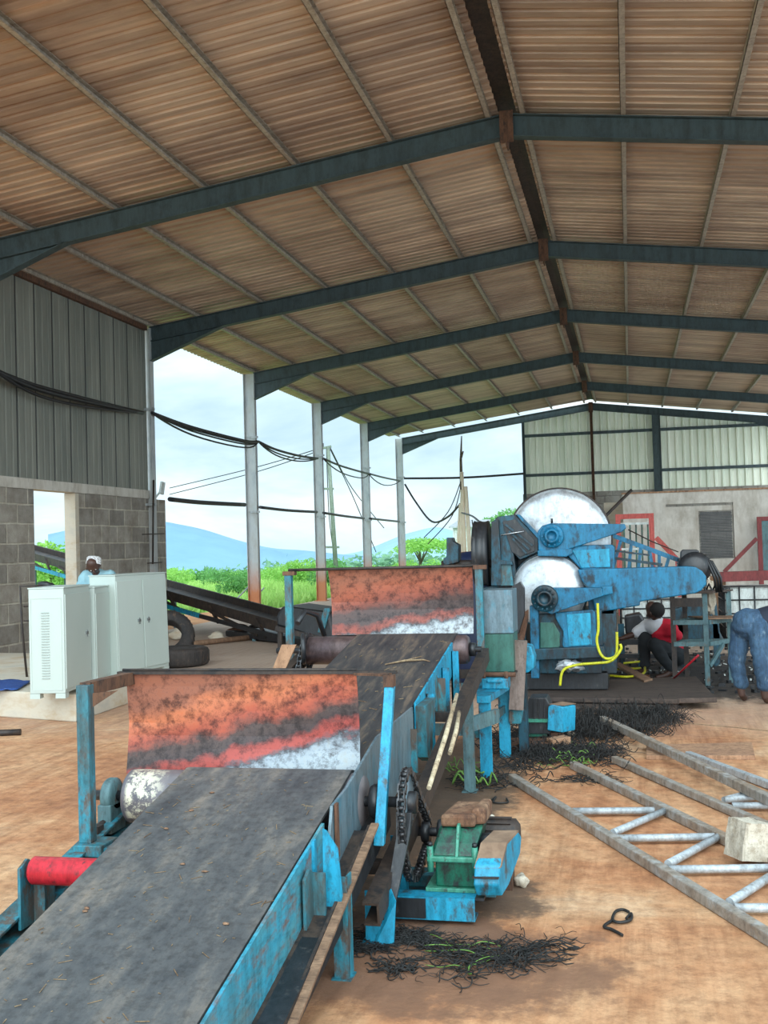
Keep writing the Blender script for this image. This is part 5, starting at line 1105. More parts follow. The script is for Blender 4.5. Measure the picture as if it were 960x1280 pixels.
# tyres
t = thing('tyre', 'worn black tyre lying flat right of the tall cabinet', 'tyre', Gp(232, 830), 'old tyres')
def tyre(t, c, ax, R, r, w_):
    prof = [(R*.56, -w_*.36), (R*.6, -w_*.48), (R*.85, -w_*.5), (R*.97, -w_*.42), (R, -w_*.3), (R, w_*.3), (R*.97, w_*.42), (R*.85, w_*.5), (R*.6, w_*.48), (R*.56, w_*.36), (R*.58, 0), (R*.56, -w_*.36)]
    mb = MB(); mb.lathe(c, ax, prof, 48); mb.build('tyre_body', 'rubber', t)
    mb = MB()
    for k in range(36):
        a = 2*PI*k/36; axv = V(ax).normalized(); sd = axv.orthogonal().normalized(); u_ = axv.cross(sd); p = V(c)+(sd*math.cos(a)+u_*math.sin(a))*R
        mb.bar(p-axv*w_*.3, p+axv*w_*.3, .02, .012, up=(sd*math.cos(a)+u_*math.sin(a)))
    mb.build('tread_block', 'rubber', t)['kind'] = 'stuff'
cT = Gp(228, 822, 0); tyre(t, V((-6.62, 15.35, .14)), (0, 0, 1), .44, 0, .27)
t = thing('tyre', 'second black tyre leaning behind the flat one, partly hidden by the tall cabinet', 'tyre', (-7.25, 15.9, 0), 'old tyres')
tyre(t, V((-7.2, 16.2, .36)), (.25, -.75, .5), .44, 0, .24)
# ------------------------------------------------------------------ conveyor 3 outside left + hopper
P0 = V((-5.3, 18.6, 0)); D3 = V((-4.6, 3.9, 0)); 
def c3p(t_, z, off=0): 
    n_ = V((-D3.y, D3.x, 0)).normalized()*-1; p = P0+D3*t_+n_*off; return V((p.x, p.y, z))
def z3(t_): return .16+.66*t_
t = thing('belt_conveyor', 'dark open conveyor slanting up to the left past the block wall, outside the shed', 'conveyor', (-9, 22, 0), 'inclined belt conveyors')
for off, m_ in ((-.4, 'rust_dark'), (.4, 'rust_dark')):
    mb = MB(); mb.bar(c3p(.12, z3(.12)+.05, off), c3p(2.9, z3(2.9)+.05, off), .05, .19); mb.build('side_wall', m_, t)
mb = MB(); mb.prism([c3p(.0, z3(0)-.02, -.38), c3p(2.9, z3(2.9)-.02, -.38), c3p(2.9, z3(2.9)-.02, .38), c3p(0, z3(0)-.02, .38)], (0, 0, .02)); mb.build('belt', 'belt2', t)
mb = MB(); mb.bar(c3p(.1, z3(.1)-.12, -.46), c3p(.62, z3(.62)-.17, -.46), .05, .08); mb.build('lower_rail', 'black_steel', t)
mb = MB(); mb.bar(c3p(.62, z3(.62)-.17, -.46), c3p(2.9, z3(2.9)-.24, -.46), .05, .09); mb.build('lower_rail', 'blue', t)
for k in range(9):
    tt = .2+.3*k; mb = MB(); mb.bar(c3p(tt, z3(tt)-.2, -.44), c3p(tt+.06, z3(tt)+.13, -.44), .05, .05); mb.build('upright', 'rust_dark', t)
for k in range(6):
    tt = .25+.45*k; mb = MB(); mb.bar(c3p(tt, z3(tt)-.2, -.45), c3p(tt+.3, z3(tt+.3)-.02, -.45), .04, .05); mb.build('brace', 'rust_dark', t)
for tt in (.28, 1.1, 2.2):
    for off in (-.42, .42):
        a = c3p(tt, 0, off); mb = MB(); g0 = 0 if a.x > -9.8 else terrain_z(a.x, a.y)-.1
        mb.bar(V((a.x, a.y, g0)), V((a.x, a.y, z3(tt)-.3)), .06, .06, up=(0, 1, 0)); mb.build('leg', 'teal_grey', t)
mb = MB(); mb.bar(c3p(-.12, .06, 0), c3p(.45, .1, 0), .9, .1); mb.build('tail_skid', 'black_steel', t)
hp = thing('hopper', 'black sheet-steel hopper at the low end of the outside conveyor', 'hopper', Yp(385, 800, 17.0))
yh = 16.9
mb = MB(); P = [Yp(u, v, yh) for u, v in ((344, 770), (352, 757), (412, 765), (420, 800), (410, 803), (345, 783))]; mb.prism(P, (0.2, .8, 0)); mb.build('hopper_shell', 'black_steel', hp, .05)
mb = MB(); P = [Yp(u, v, yh-.05) for u, v in ((405, 760), (413, 760), (404, 792), (397, 790))]; mb.prism(P, (0, .06, 0)); mb.build('blue_post', 'blue_dirty', hp)
mb = MB(); a, b = Yp(345, 785, yh), Yp(420, 803, yh); mb.bar(a, b, .08, .08); mb.box((a.x+.02, yh, 0), (a.x+.09, yh+.07, a.z)); mb.box((b.x-.15, yh, 0), (b.x-.08, yh+.07, b.z)); mb.build('hopper_frame', 'rust_dark', hp)
# rubble and beam outside
random.seed(4)
for i, (u, v, s_) in enumerate(((225, 800, .2), (300, 797, .22), (322, 790, .16), (318, 797, .12), (270, 800, .14))):
    p = Gp(u, v, 0); stone((p.x, p.y, 0), (s_, s_*.7, s_*.6), ['broken grey stone by the tyre and the wall end', 'brown clod at the low side of the outside conveyor', 'dark stump by the foot of the outside conveyor', 'small dark clod before the stump', 'flat grey stone on the earth under the outside conveyor'][i], i+20, mat=('conc', 'rust', 'rust_dark', 'rust_dark', 'conc')[i])
mb = MB(); mb.tube([Gp(226, 806, .05), Gp(330, 795, .06)], .05, 8); mb.buildtop('timber_pole', 'wood', 'grey pole lying on the ground under the outside conveyor', 'pole')
mb = MB(); A, B = Yp(303, 760, 26.5), Yp(330, 720, 26.5); mb.tube([Xp(283, 762, -9.9), Xp(322, 722, -9.9)], .02, 6); mb.tube([Xp(303, 762, -9.9), Xp(330, 735, -9.9)], .02, 6); mb.buildtop('stay_wire', 'truss', 'two thin pale rods leaning on the first free-standing left column', 'rods')
mb = MB(); p = Xp(198, 617, -9.55); mb.obox(p, (.05, .0, .0), (.0, .17, -.02), (0.0, .10, .26)); mb.bar(V((-9.66, p.y+.02, 2.795)), p+V((0, .08, .04)), .04, .04); mb.buildtop('flood_light', 'white_plastic', 'small pale floodlight on top of the block wall end', 'light', bevel=.01)
mb = MB(); mb.tube([Xp(192, 600, -9.4), Xp(191, 705, -9.4)], .02, 8); mb.tube([Xp(178, 668, -9.4), Xp(205, 667, -9.4)], .012, 6); mb.tube([Xp(184, 704, -9.4), Xp(202, 703, -9.4)], .012, 6); mb.buildtop('conduit', 'rust_dark', 'thin dark conduit down the end of the block wall', 'conduit')
# ------------------------------------------------------------------ cables
xc = -9.42
def cable(px, x, r, lab, extra=(), mat='plastic_black', nm='cable', grp=None):
    P = smooth([Xp(u, v, x) for u, v in px], 5); mb = MB(); mb.tube(P, r, 8)
    for off in extra: mb.tube([p+V(off)*math.sin(PI*i/(len(P)-1)*1.0) if True else p for i, p in enumerate(P)], r*.6, 6)
    return mb.buildtop(nm, mat, lab, 'cable', grp)
cable([(-6, 463), (40, 484), (100, 500), (178, 516)], -9.38, .045, 'thick black cable bundle sagging across the clad left wall', ((0.03, 0, -.12), (.03, 0, .05)))
cable([(190, 516), (240, 534), (306, 551), (323, 552)], xc, .035, 'cable bundle between the end of the wall and the first free column', ((0, 0, -.10), (0, 0, -.2), (0, 0, -.05)))
cable([(323, 552), (345, 562), (375, 570), (397, 573)], xc, .035, 'cable bundle between the first and second free columns', ((0, 0, -.18), (0, 0, -.1)))
cable([(404, 573), (425, 582), (452, 590), (461, 592)], xc, .035, 'cable bundle between the second and third free columns', ((0, 0, -.25),))
cable([(461, 592), (480, 597), (500, 601)], xc, .035, 'cable bundle between the third and fourth free columns', ((0, 0, -.3),))
cable([(212, 624), (250, 628), (306, 631)], xc, .05, 'lower dark pipe from the wall end to the first free column', nm='pipe')
cable([(325, 634), (360, 638), (396, 640)], xc, .04, 'lower dark pipe between the first and second free columns', nm='pipe')
cable([(404, 641), (430, 645), (455, 648)], xc, .04, 'lower dark pipe between the second and third free columns', nm='pipe')
cable([(462, 648), (480, 650), (499, 652)], xc, .04, 'lower dark pipe between the third and fourth free columns', nm='pipe')
def ycable(px, y, r, lab, mat='plastic_black'):
    P = smooth([Yp(u, v, y) for u, v in px], 6); mb = MB(); mb.tube(P, r, 6); return mb.buildtop('cable', mat, lab, 'cable')
def cab3(pts, r, lab):
    P = smooth([Yp(u, v, y) for u, v, y in pts], 6); mb = MB(); mb.tube(P, r, 6); return mb.buildtop('cable', 'plastic_black', lab, 'cable')
cab3([(505, 598, 46), (580, 597, 46.1), (655, 592, 46.2)], .05, 'straight dark cable from the last column to the gable edge post')
cab3([(506, 605, 44), (520, 628, 44), (540, 652, 43), (560, 646, 42), (575, 630, 41)], .04, 'deeply drooping black cable from the last column to the timber mast')
cab3([(577, 641, 41), (590, 645, 35), (601, 654, 28)], .03, 'thin cable running down from the timber mast behind the machine')
# utility pole + power lines
t = thing('utility_pole', 'thin greenish utility pole with cross arms beyond the open side', 'utility pole', (0, 0, 0)); yU = 60.0
base = Yp(421, 715, yU); ORG[t.name] = base.copy(); t.location = base
gz = terrain_z(base.x, base.y)
mb = MB(); mb.tube([V((base.x, yU, gz-.3)), Yp(410, 558, yU)], [.14, .10], 10); mb.build('pole', 'pole_green', t)
mb = MB(); mb.bar(Yp(400, 561, yU), Yp(414, 558, yU), .12, .12); mb.bar(Yp(402, 611, yU), Yp(417, 611, yU), .12, .12); mb.bar(Yp(407, 684, yU), Yp(424, 684, yU), .12, .12); mb.build('cross_arm', 'pole_green', t)
mb = MB(); mb.cyl(Yp(402, 606, yU), Yp(402, 613, yU), .14, 8); mb.cyl(Yp(403, 554, yU), Yp(403, 561, yU), .08, 8); mb.build('insulator', 'black_steel', t)
for i, (a, b, c_) in enumerate((((401, 560), (320, 584), (212, 610)), ((403, 562), (320, 590), (212, 618)), ((413, 560), (440, 610), (480, 660)), ((413, 562), (440, 618), (470, 690)), ((408, 560), (411, 640), (416, 684)))):
    mb = MB(); mb.tube(smooth([Yp(*a, yU), Yp(*b, yU+4), Yp(*c_, yU+9)]), .028, 5); mb.buildtop('power_line', 'plastic_black', ['upper power line running left from the utility pole', 'lower power line running left from the utility pole', 'power line dropping right from the utility pole top', 'steeper power line dropping right from the utility pole', 'stay wire hanging along the utility pole'][i], 'power line')
# timber mast
t = thing('timber_mast', 'rough mast of bound pale timbers standing outside behind the second hood', 'mast', (0, 0, 0)); yM = 41.0; p = Yp(582, 690, yM); ORG[t.name] = V((p.x, yM, 0)); t.location = ORG[t.name]
for a, b, r, m_ in (((574, 760), (578, 612), .09, 'wood_pale'), ((583, 760), (577, 590), .09, 'wood_pale'), ((592, 760), (582, 608), .09, 'wood_pale'), ((568, 760), (575, 630), .06, 'wood_pale')):
    mb = MB(); mb.tube([Yp(*a, yM), Yp(*b, yM)], [r, r*.8], 8); mb.build('timber', m_, t)
mb = MB(); mb.tube([Yp(577, 612, yM), Yp(576, 575, yM), Yp(577, 545, yM)], [.07, .05, .02], 8); mb.tube([Yp(577, 572, yM), Yp(579, 564, yM)], .03, 6); mb.build('top_branch', 'bark', t)
mb = MB(); mb.bar(Yp(568, 695, yM-.2), Yp(590, 693, yM-.2), .1, .25); mb.build('tie_board', 'wood_tan', t)
for i, (a, b, c_) in enumerate((((576, 602), (560, 640), (530, 672)), ((577, 604), (565, 645), (535, 680)), ((590, 650), (593, 670), (598, 692)))):
    mb = MB(); mb.tube(smooth([Yp(*a, yM), Yp(*b, yM+1), Yp(*c_, yM+3)]), .02, 5); mb.buildtop('guy_wire', 'plastic_black', ['left guy wire of the timber mast', 'second guy wire of the timber mast, just below the left one', 'short guy wire on the right of the timber mast'][i], 'wire')
t = thing('roof_shed', 'small pale shed standing outside to the right of the timber mast', 'shed', Yp(600, 720, 60))
a, b = Yp(566, 660, 60), Yp(602, 720, 60); mb = MB(); mb.box((a.x, 60, -2), (b.x, 63, a.z)); mb.build('wall', 'white_plastic', t); mb = MB(); mb.prism([(a.x-.2, 59.8, a.z), (b.x+.2, 59.8, a.z), (b.x+.2, 63.2, a.z+.4), (a.x-.2, 63.2, a.z+.4)], (0, 0, .08)); mb.build('roof', 'truss', t)
t = thing('blue_barrel', 'dark blue plastic barrel behind the machine pulley', 'barrel', Yp(598, 700, 13.2)); c = Yp(598, 690, 13.2); mb = MB(); mb.lathe((c.x, 13.2, 0), (0, 0, 1), [(0, 0), (.26, 0), (.29, .1), (.29, c.z-.1), (.2, c.z), (0, c.z+.02)], 28); mb.build('barrel_body', simple('navy_plastic', (16, 32, 64), (20, 38, 72), .5), t)
mb = MB(); mb.ring((c.x, 13.2, .5), (0, 0, 1), .295, .012, 28, 6); mb.build('hoop', 'black_steel', t)
# ------------------------------------------------------------------ people
def skin_mesh(name, mat, parent, verts, edges, radii, root=0, sub=2):
    # rounded limbs fused into one continuous closed surface
    mb = MB(); vs = [V(v) for v in verts]
    for i, p in enumerate(vs):
        r = radii[i]; mb.lathe(p-V((0, 0, r)), (0, 0, 1), [(r*math.sin(PI*k/8), r-r*math.cos(PI*k/8)) for k in range(9)], 14)
    for a, b in edges:
        if (vs[a]-vs[b]).length > 1e-4: mb.tube([vs[a], vs[b]], [radii[a], radii[b]], 14)
    o = mb.build(name, mat, parent)
    bm = bmesh.new(); bm.from_mesh(o.data); bmesh.ops.remove_doubles(bm, verts=bm.verts[:], dist=2e-4); bmesh.ops.recalc_face_normals(bm, faces=bm.faces[:]); bm.to_mesh(o.data); bm.free()
    rm_ = o.modifiers.new('rm', 'REMESH'); rm_.mode = 'VOXEL'; rm_.voxel_size = .007 if name == 'body' else .010; rm_.use_smooth_shade = True
    sm_ = o.modifiers.new('sm', 'SMOOTH'); sm_.iterations = 3 if name == 'body' else 10; sm_.factor = .5
    dg = bpy.context.evaluated_depsgraph_get(); ev = o.evaluated_get(dg); m2 = bpy.data.meshes.new_from_object(ev); o.modifiers.clear(); o.data = m2
    for p in m2.polygons: p.use_smooth = True
    if name != 'body':   # cloth folds
        for v in m2.vertices:
            w_ = v.co; k = noise.noise(V((w_.x*9, w_.y*9, w_.z*16)))*.012; v.co = w_+v.normal*k
    if not m2.materials: m2.materials.append(M_[mat])
    return o
def chain_v(verts, edges, rad, pts, rs, start=None):
    prev = start
    for p, r in zip(pts, rs):
        verts.append(V(p)); rad.append(r); i = len(verts)-1
        if prev is not None: edges.append((prev, i))
        prev = i
    return prev
def hand(verts, edges, rad, wrist_i, d, side, curl=(0, 0, -1), s=1.0):
    w_ = verts[wrist_i]; d = V(d).normalized(); sd = V(side).normalized(); cu = V(curl)
    verts.append(w_+d*.05*s); rad.append(.026*s); edges.append((wrist_i, len(verts)-1)); pm = len(verts)-1
    for k, (o_, L) in enumerate(((-.03, .065), (-.01, .075), (.01, .072), (.03, .055))):
        a = w_+d*.085*s+sd*o_*s; b = a+(d*.8+cu*.25)*L*.5*s; c = b+(d*.5+cu*.6)*L*.5*s
        chain_v(verts, edges, rad, [a, b, c], [.0095*s, .0085*s, .0075*s], pm)
    a = w_+d*.035*s+sd*-.04*s; chain_v(verts, edges, rad, [a, a+d*.03*s-sd*.012*s], [.012*s, .010*s], pm)
def body(parent, J, skinmat='skin', sub=2):
    v, e, r = [], [], []
    pel = chain_v(v, e, r, [J['pelvis']], [.10])
    ch = chain_v(v, e, r, [V(J['pelvis']).lerp(V(J['chest']), .45), J['chest']], [.10, .12], pel)
    nk = chain_v(v, e, r, [J['neck']], [.055], ch)
    hd = V(J['head']); f_ = V(J['face']).normalized(); nkv = V(J['neck']); upv = (hd-nkv).normalized()
    chain_v(v, e, r, [nkv.lerp(hd, .5), hd, hd+upv*.06], [.055, .088, .075], nk)
    for s_ in ('l', 'r'):
        w_ = chain_v(v, e, r, [J['sh_'+s_], V(J['sh_'+s_]).lerp(V(J['el_'+s_]), .5), J['el_'+s_], V(J['el_'+s_]).lerp(V(J['wr_'+s_]), .4), J['wr_'+s_]], [.055, .046, .038, .036, .025], ch)
        hand(v, e, r, w_, J.get('hd_'+s_, V(J['wr_'+s_])-V(J['el_'+s_])), J.get('hs_'+s_, (0, 1, 0)))
        kn, an, hi = V(J['kn_'+s_]), V(J['an_'+s_]), V(J['hi_'+s_])
        chain_v(v, e, r, [hi, hi.lerp(kn, .5), kn, kn.lerp(an, .35), an, an+V(J['ft_'+s_])*.09+V((0, 0, -.045)), an+V(J['ft_'+s_])*.17+V((0, 0, -.055))], [.07, .068, .052, .052, .036, .036, .026], pel)
    o = skin_mesh('body', skinmat, parent, v, e, r, pel, sub)
    # face details
    sdv = upv.cross(f_).normalized()
    for k, s_ in ((1, 1), (-1, -1)):
        mb = MB().blob(hd+f_*.080+sdv*.032*k+upv*.015, (.010, .010, .005), 2, 0); mb.build('eye', 'eye_white', parent)
        mb = MB().blob(hd+f_*.0885+sdv*.032*k+upv*.015, (.005, .005, .005), 1, 0); mb.build('pupil', 'hair', parent)
        mb = MB().blob(hd+sdv*.088*k, (.014, .018, .03), 2, .1); mb.build('ear', skinmat, parent)
    mb = MB().tube([hd+f_*.083+upv*.012, hd+f_*.108-upv*.02, hd+f_*.09-upv*.028], [.008, .015, .010], 8); mb.build('nose', skinmat, parent)
    mb = MB().tube([hd+f_*.082-upv*.048-sdv*.022, hd+f_*.092-upv*.047, hd+f_*.082-upv*.048+sdv*.022], [.004, .009, .004], 8); mb.build('mouth', 'lips', parent)
    return o
def hair(parent, hd, up, f_, mat='hair', s=.102):
    bm_ = MB(); hd = V(hd); up = V(up).normalized(); f_ = V(f_).normalized(); bm_.blob(hd+up*.03-f_*.015, (s, s, s), 3, .02, 1, 6)
    vs = bm_.v; keep = [(p-hd).dot(up)-(p-hd).dot(f_)*.75 > .0 for p in vs]
    fs = [f for f in bm_.f if all(keep[i] for i in f)]; bm_.f = fs; bm_.sm = [True]*len(fs); return bm_.build('hair', mat, parent)
# worker in jeans, bent over to the right
fL, fR = Gp(925, 878), Gp(960, 884)
J = dict(pelvis=(fL.x+.12, 11.68, .80), chest=(fL.x+.52, 11.72, .86), neck=(fL.x+.70, 11.72, .80), head=(fL.x+.83, 11.70, .70), face=(.5, 0, -.85),
         sh_l=(fL.x+.58, 11.9, .80), el_l=(fL.x+.62, 11.95, .52), wr_l=(fL.x+.60, 11.88, .28), sh_r=(fL.x+.58, 11.54, .80), el_r=(fL.x+.60, 11.45, .52), wr_r=(fL.x+.50, 11.5, .28),
         hi_l=(fL.x+.05, 11.76, .76), kn_l=(fL.x-.02, 11.72, .43), an_l=(fL.x+.02, 11.74, .085), hi_r=(fL.x+.19, 11.6, .76), kn_r=(fL.x+.20, 11.52, .43), an_r=(fR.x-.01, 11.56, .085), ft_l=(.3, .9, 0), ft_r=(.3, .9, 0))
for s_ in 'lr': J['ft_'+s_] = V(J['ft_'+s_]).normalized()
p1 = thing('person', 'barefoot person in faded blue jeans and dark shirt bending over at the right edge', 'person', (fL.x+.1, 11.65, 0))
body(p1, J, 'foot_skin')
hair(p1, J['head'], V(J['head'])-V(J['neck']), J['face'])
v, e, r = [], [], []
pel = chain_v(v, e, r, [V(J['pelvis'])+V((-.02, 0, .0))], [.165]); chain_v(v, e, r, [V(J['pelvis']).lerp(V(J['chest']), .28)], [.14], pel)
for s_ in 'lr':
    hi, kn, an = V(J['hi_'+s_]), V(J['kn_'+s_]), V(J['an_'+s_]); chain_v(v, e, r, [hi, hi.lerp(kn, .5), kn, kn.lerp(an, .5), an+V((0, 0, .115))], [.115, .100, .086, .074, .076], pel)
skin_mesh('jeans', 'jeans', p1, v, e, r, pel)
v, e, r = [], [], []
a = chain_v(v, e, r, [V(J['pelvis']).lerp(V(J['chest']), .3)], [.145]); b = chain_v(v, e, r, [V(J['pelvis']).lerp(V(J['chest']), .65), J['chest'], V(J['chest']).lerp(V(J['neck']), .6)], [.155, .168, .10], a)
for s_ in 'lr': chain_v(v, e, r, [J['sh_'+s_], V(J['sh_'+s_]).lerp(V(J['el_'+s_]), .6)], [.075, .062], 2)
skin_mesh('shirt', 'navy', p1, v, e, r, 0)
# crouching worker in red shirt
yq = 13.9
def q_(u, v, dy=0): return Yp(u, v, yq+dy)
hd = q_(817, 765); nk = q_(822, 776); chs = q_(831, 790, .05); pv = q_(845, 822, .1); pv.z = .27
J = dict(pelvis=pv, chest=chs, neck=nk, head=hd, face=(-.8, .45, -.35), sh_l=q_(810, 783, .15), el_l=q_(792, 793, .1), wr_l=q_(777, 798, 0), hd_l=(-1, 0, -.1), sh_r=q_(838, 788, -.12), el_r=q_(855, 800, 0), wr_r=q_(862, 805, .2), hd_r=(.2, 1, 0),
         hi_l=pv+V((-.08, .06, 0)), kn_l=q_(806, 796, .1), an_l=V((q_(806, 826, .0).x, yq, .085)), hi_r=pv+V((.0, -.08, 0)), kn_r=q_(818, 806, -.3), an_r=V((q_(838, 830).x, yq-.25, .085)), ft_l=V((-.95, .2, 0)).normalized(), ft_r=V((-.9, -.2, 0)).normalized())
p2 = thing('person', 'crouching person in a red shirt with white shoulders and black trousers behind the rack', 'person', (pv.x-.2, yq, 0))
body(p2, J); hair(p2, hd, hd-nk+V((.3, -.1, .1)), J['face'])
v, e, r = [], [], []
a = chain_v(v, e, r, [pv.lerp(chs, .12)], [.15]); b = chain_v(v, e, r, [pv.lerp(chs, .55), chs, chs.lerp(nk, .55)], [.165, .172, .10], a)
chain_v(v, e, r, [J['sh_r'], V(J['sh_r']).lerp(V(J['el_r']), .5)], [.075, .068], 2)
skin_mesh('shirt', 'red_shirt', p2, v, e, r, 0)
v, e, r = [], [], []
a = chain_v(v, e, r, [chs.lerp(nk, .35)+V((-.05, 0, .02))], [.125]); chain_v(v, e, r, [J['sh_l'], V(J['sh_l']).lerp(V(J['el_l']), .75)], [.095, .072], a); chain_v(v, e, r, [nk+V((0, 0, -.01))], [.07], a)
skin_mesh('sleeve', 'white_shirt', p2, v, e, r, 0)
v, e, r = [], [], []
pel = chain_v(v, e, r, [pv], [.158])
for s_ in 'lr':
    hi, kn, an = V(J['hi_'+s_]), V(J['kn_'+s_]), V(J['an_'+s_]); chain_v(v, e, r, [hi, hi.lerp(kn, .5), kn, kn.lerp(an, .5), an+V((0, 0, .05))], [.115, .10, .085, .07, .06], pel)
skin_mesh('trousers', 'trousers', p2, v, e, r, pel)
for s_ in 'lr':
    an = V(J['an_'+s_]); f_ = V(J['ft_'+s_]); mb = MB(); sdv = V((-f_.y, f_.x, 0)); mb.prism([an-f_*.05+sdv*.04, an+f_*.2+sdv*.05, an+f_*.22, an+f_*.2-sdv*.05, an-f_*.05-sdv*.04], (0, 0, .02))
    for vv in mb.v: vv.z -= .085
    mb.build('sandal', 'sandal', p2, .005)
# man behind the cabinets
ym = 13.6
hd = Yp(118, 708, ym); nk = hd+V((-.01, .07, -.10)); chs = hd+V((-.03, .15, -.20)); pv = V((chs.x-.05, ym+.12, PZ+.72))
hd = hd+V((.0, -.03, 0))
J = dict(pelvis=pv, chest=chs, neck=nk, head=hd, face=(.35, -.6, -.75), sh_l=chs+V((.18, .0, .07)), el_l=chs+V((.25, -.12, -.18)), wr_l=chs+V((.18, -.32, -.25)), hd_l=(-.1, -1, 0), hs_l=(1, 0, 0),
         sh_r=chs+V((-.18, 0, .07)), el_r=chs+V((-.26, -.12, -.18)), wr_r=chs+V((-.15, -.32, -.25)), hd_r=(.1, -1, 0), hs_r=(1, 0, 0),
         hi_l=pv+V((.09, 0, -.04)), kn_l=V((pv.x+.1, ym+.05, PZ+.42)), an_l=V((pv.x+.1, ym+.1, PZ+.085)), hi_r=pv+V((-.09, 0, -.04)), kn_r=V((pv.x-.1, ym+.05, PZ+.42)), an_r=V((pv.x-.1, ym+.1, PZ+.085)), ft_l=V((0, -1, 0)), ft_r=V((0, -1, 0)))
p3 = thing('person', 'person in pale blue shirt and white embroidered cap looking down behind the cabinets', 'person', (pv.x, ym, PZ))
body(p3, J)
v, e, r = [], [], []
a = chain_v(v, e, r, [pv.lerp(chs, .1)], [.15]); b = chain_v(v, e, r, [pv.lerp(chs, .55), chs, chs.lerp(nk, .5)], [.15, .168, .09], a)
for s_ in 'lr': chain_v(v, e, r, [J['sh_'+s_], V(J['sh_'+s_]).lerp(V(J['el_'+s_]), .6), J['el_'+s_]], [.082, .07, .064], 2)
skin_mesh('shirt', 'pale_blue_shirt', p3, v, e, r, 0)
v, e, r = [], [], []
pel = chain_v(v, e, r, [pv], [.15])
for s_ in 'lr':
    hi, kn, an = V(J['hi_'+s_]), V(J['kn_'+s_]), V(J['an_'+s_]); chain_v(v, e, r, [hi, kn, an+V((0, 0, .03))], [.11, .085, .07], pel)
skin_mesh('trousers', 'trousers', p3, v, e, r, pel)
mb = MB(); up_ = V((0, .25, 1)).normalized(); mb.lathe(hd+up_*.025, up_, [(.098, 0), (.101, .01), (.097, .09), (.08, .105), (0, .11)], 32); mb.build('cap', 'cap', p3)
# ------------------------------------------------------------------ vegetation
def leafball(mb, c, rad, n, ls, rnd):
    c = V(c)
    for i in range(n):
        while True:
            d = V((rnd.uniform(-1, 1), rnd.uniform(-1, 1), rnd.uniform(-1, 1)))
            if .1 < d.length < 1: break
        d.normalize(); k = rnd.uniform(.6, 1.05)*(1+.25*noise.noise(d*2.3+c)); p = c+V((d.x*rad[0], d.y*rad[1], d.z*rad[2]))*k
        a = V((rnd.gauss(0, 1), rnd.gauss(0, 1), rnd.gauss(0, .6))).normalized()*ls; b = a.cross(V((rnd.gauss(0, 1), rnd.gauss(0, 1), rnd.gauss(0, 1)))).normalized()*ls*.45
        mb.add([p-a*.5, p+b*.5, p+a*.5, p-b*.5], [(0, 1, 2, 3)])
def tree_proto(kind, seed, mat):
    rnd = random.Random(seed); mb = MB()
    if kind == 'bush':
        for k in range(7): leafball(mb, (rnd.uniform(-.6, .6), rnd.uniform(-.6, .6), rnd.uniform(.4, .9)), (.6, .6, .5), 260, .16, rnd)
    elif kind == 'tree':
        for k in range(9): leafball(mb, (rnd.uniform(-.9, .9), rnd.uniform(-.9, .9), rnd.uniform(1.6, 2.6)), (.75, .75, .5), 240, .2, rnd)
    elif kind == 'flat':
        for k in range(14):
            a = rnd.uniform(0, 2*PI); q = rnd.uniform(0, 1.5); leafball(mb, (q*math.cos(a), q*math.sin(a), 2.2+.25*rnd.random()-.2*q), (.75, .75, .22), 200, .14, rnd)
    crown = mb; tm = MB()
    h = {'bush': .5, 'tree': 1.9, 'flat': 2.1}[kind]
    tm.tube([(0, 0, -.4), (.05, 0, h*.5), (0, .05, h)], [.09, .07, .04], 7)
    for k in range(4):
        a = k*PI/2+.4; tm.tube([(0, 0, h*.6), (math.cos(a)*.5, math.sin(a)*.5, h+.1)], [.04, .02], 5)
    return crown, tm
def plant(name, label, cat, kind, seed, mat, loc, s_, group, proto={}):
    key = (kind, seed, mat)
    if key not in proto:
        r_ = thing(name, label, cat, (0, 0, 0), group); cm, tm = tree_proto(kind, seed, mat); cm.build('foliage', mat, r_); tm.build('trunk', 'bark', r_); proto[key] = r_; o = r_
    else: o = copy_tree(proto[key])
    o.location = loc; o.scale = (s_, s_, s_*random.uniform(.85, 1.1)); o.rotation_euler = (0, 0, random.uniform(0, 6)); o['label'] = label; return o
random.seed(21)
gB = 'green bushes on the meadow beyond the open side'
bl_ = []
cands = []
for i in range(170):
    u = random.uniform(205, 600); dist = random.uniform(34, 120)
    if i >= 110: u = random.uniform(20, 100); dist = random.uniform(30, 80)
    d = ray(u, 690); p = d*(dist/d.y)
    if p.x > -12.5 and p.y < 52: continue
    cands.append((p, i))
acc = []
for p, i in cands:
    if all((p-q).length > 2.6 for q, _ in acc): acc.append((p, i))
cands = acc[:110]
for p, i in cands:
    s_ = random.uniform(.6, 1.0)*(1+(p.length-40)/160)
    plant('bush', 'bright green leafy bush on the meadow beyond the open left side of the shed', 'bush', 'bush', i % 3, 'leaf' if i % 4 else 'leaf_mid', (p.x, p.y, terrain_z(p.x, p.y)), s_, gB)
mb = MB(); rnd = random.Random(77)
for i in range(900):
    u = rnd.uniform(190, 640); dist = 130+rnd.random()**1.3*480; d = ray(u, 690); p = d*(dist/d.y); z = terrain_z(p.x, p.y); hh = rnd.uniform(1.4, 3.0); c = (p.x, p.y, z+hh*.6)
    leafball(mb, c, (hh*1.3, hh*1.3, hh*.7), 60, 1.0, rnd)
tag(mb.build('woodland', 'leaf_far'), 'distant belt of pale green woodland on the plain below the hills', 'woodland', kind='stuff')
p = Yp(526, 700, 70); plant('tree', 'spreading flat-crowned green tree rising behind the second hood', 'tree', 'flat', 31, 'leaf', (p.x, p.y, terrain_z(p.x, p.y)-.6), 1.5, None)
p = Yp(632, 700, 110); plant('tree', 'round green tree peeping over the left shoulder of the big pale disc', 'tree', 'tree', 32, 'leaf_mid', (p.x, p.y, terrain_z(p.x, p.y)), 2.2, None)
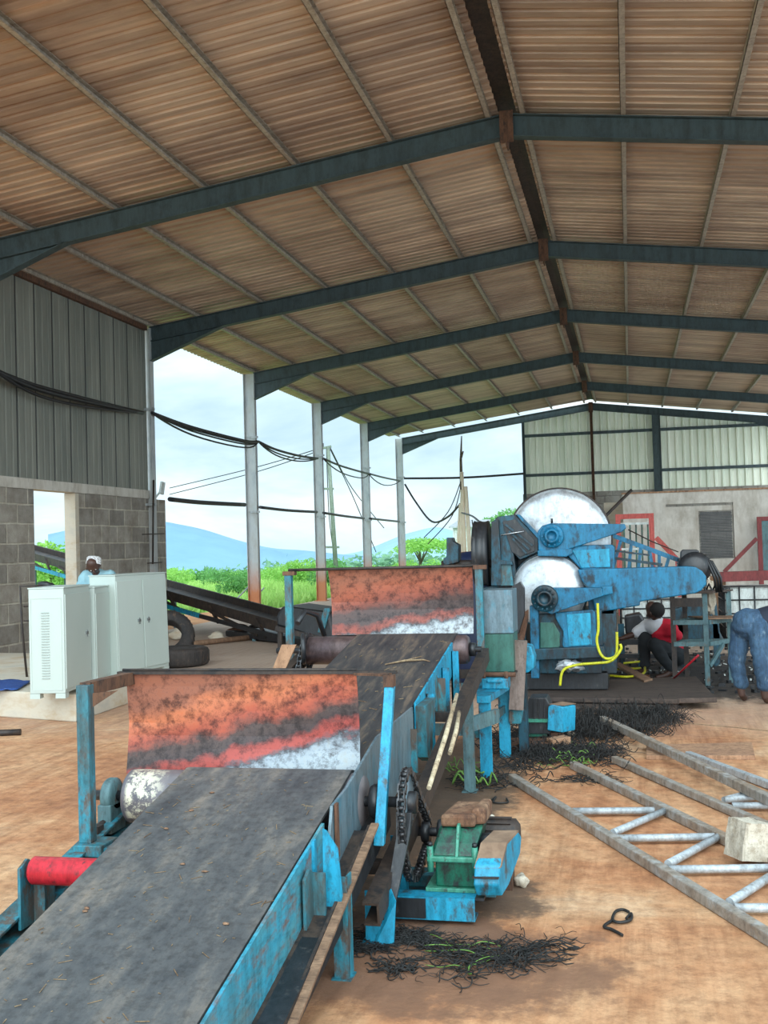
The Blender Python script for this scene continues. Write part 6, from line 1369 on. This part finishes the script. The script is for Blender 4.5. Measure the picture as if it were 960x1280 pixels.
p = Yp(62, 700, 36); plant('tree', 'bright green tree seen through the narrow opening in the block wall', 'tree', 'tree', 33, 'leaf', (p.x, p.y, terrain_z(p.x, p.y)-.6), 1.0, None)
# grass blades (one object)
mb = MB(); rnd = random.Random(9)
for i in range(26000):
    if i < 20000: u = rnd.uniform(200, 430); dist = 22+rnd.random()**1.5*45
    else: u = rnd.uniform(20, 100); dist = rnd.uniform(20, 50)
    d = ray(u, 690); p = d*(dist/d.y)
    if p.x > -12.3 and p.y < 30: continue
    if p.x > -10.2: continue
    h = rnd.uniform(.08, .26)*(1+dist/60); z = terrain_z(p.x, p.y); a = rnd.uniform(0, PI); w_ = .03+dist*.0012; dx, dy = math.cos(a)*w_, math.sin(a)*w_; lx = rnd.gauss(0, .1)
    mb.add([(p.x-dx, p.y-dy, z-.02), (p.x+dx, p.y+dy, z-.02), (p.x+lx, p.y+lx, z+h)], [(0, 1, 2)])
tag(mb.build('grass', 'grass'), 'tall bright green grass on the meadow beyond the open side', 'grass', kind='stuff')
# mountains
def hill(px, y, mat, lab, depth=300):
    mb = MB(); n = len(px); vs = []; P = smooth([V((u, v, 0)) for u, v in px], 5)
    for k, (s_, dy) in enumerate(((0, -1.2), (.55, -.6), (.85, -.25), (1, 0), (.6, .6))):
        for p in P:
            q = Yp(p.x, p.y, y); zb = -40; jz = noise.noise(V((p.x*.04, k, 1)))*6*(1 if 0 < k < 3 else 0)
            vs.append(V((q.x*(1+dy*depth/y), y+dy*depth, zb+(q.z-zb)*s_+jz)))
    m_ = len(P)
    mb.add(vs, [(k*m_+i, k*m_+i+1, (k+1)*m_+i+1, (k+1)*m_+i) for k in range(4) for i in range(m_-1)], True)
    o = mb.buildtop('mountain', mat, lab, 'mountain', 'hills on the horizon'); return o
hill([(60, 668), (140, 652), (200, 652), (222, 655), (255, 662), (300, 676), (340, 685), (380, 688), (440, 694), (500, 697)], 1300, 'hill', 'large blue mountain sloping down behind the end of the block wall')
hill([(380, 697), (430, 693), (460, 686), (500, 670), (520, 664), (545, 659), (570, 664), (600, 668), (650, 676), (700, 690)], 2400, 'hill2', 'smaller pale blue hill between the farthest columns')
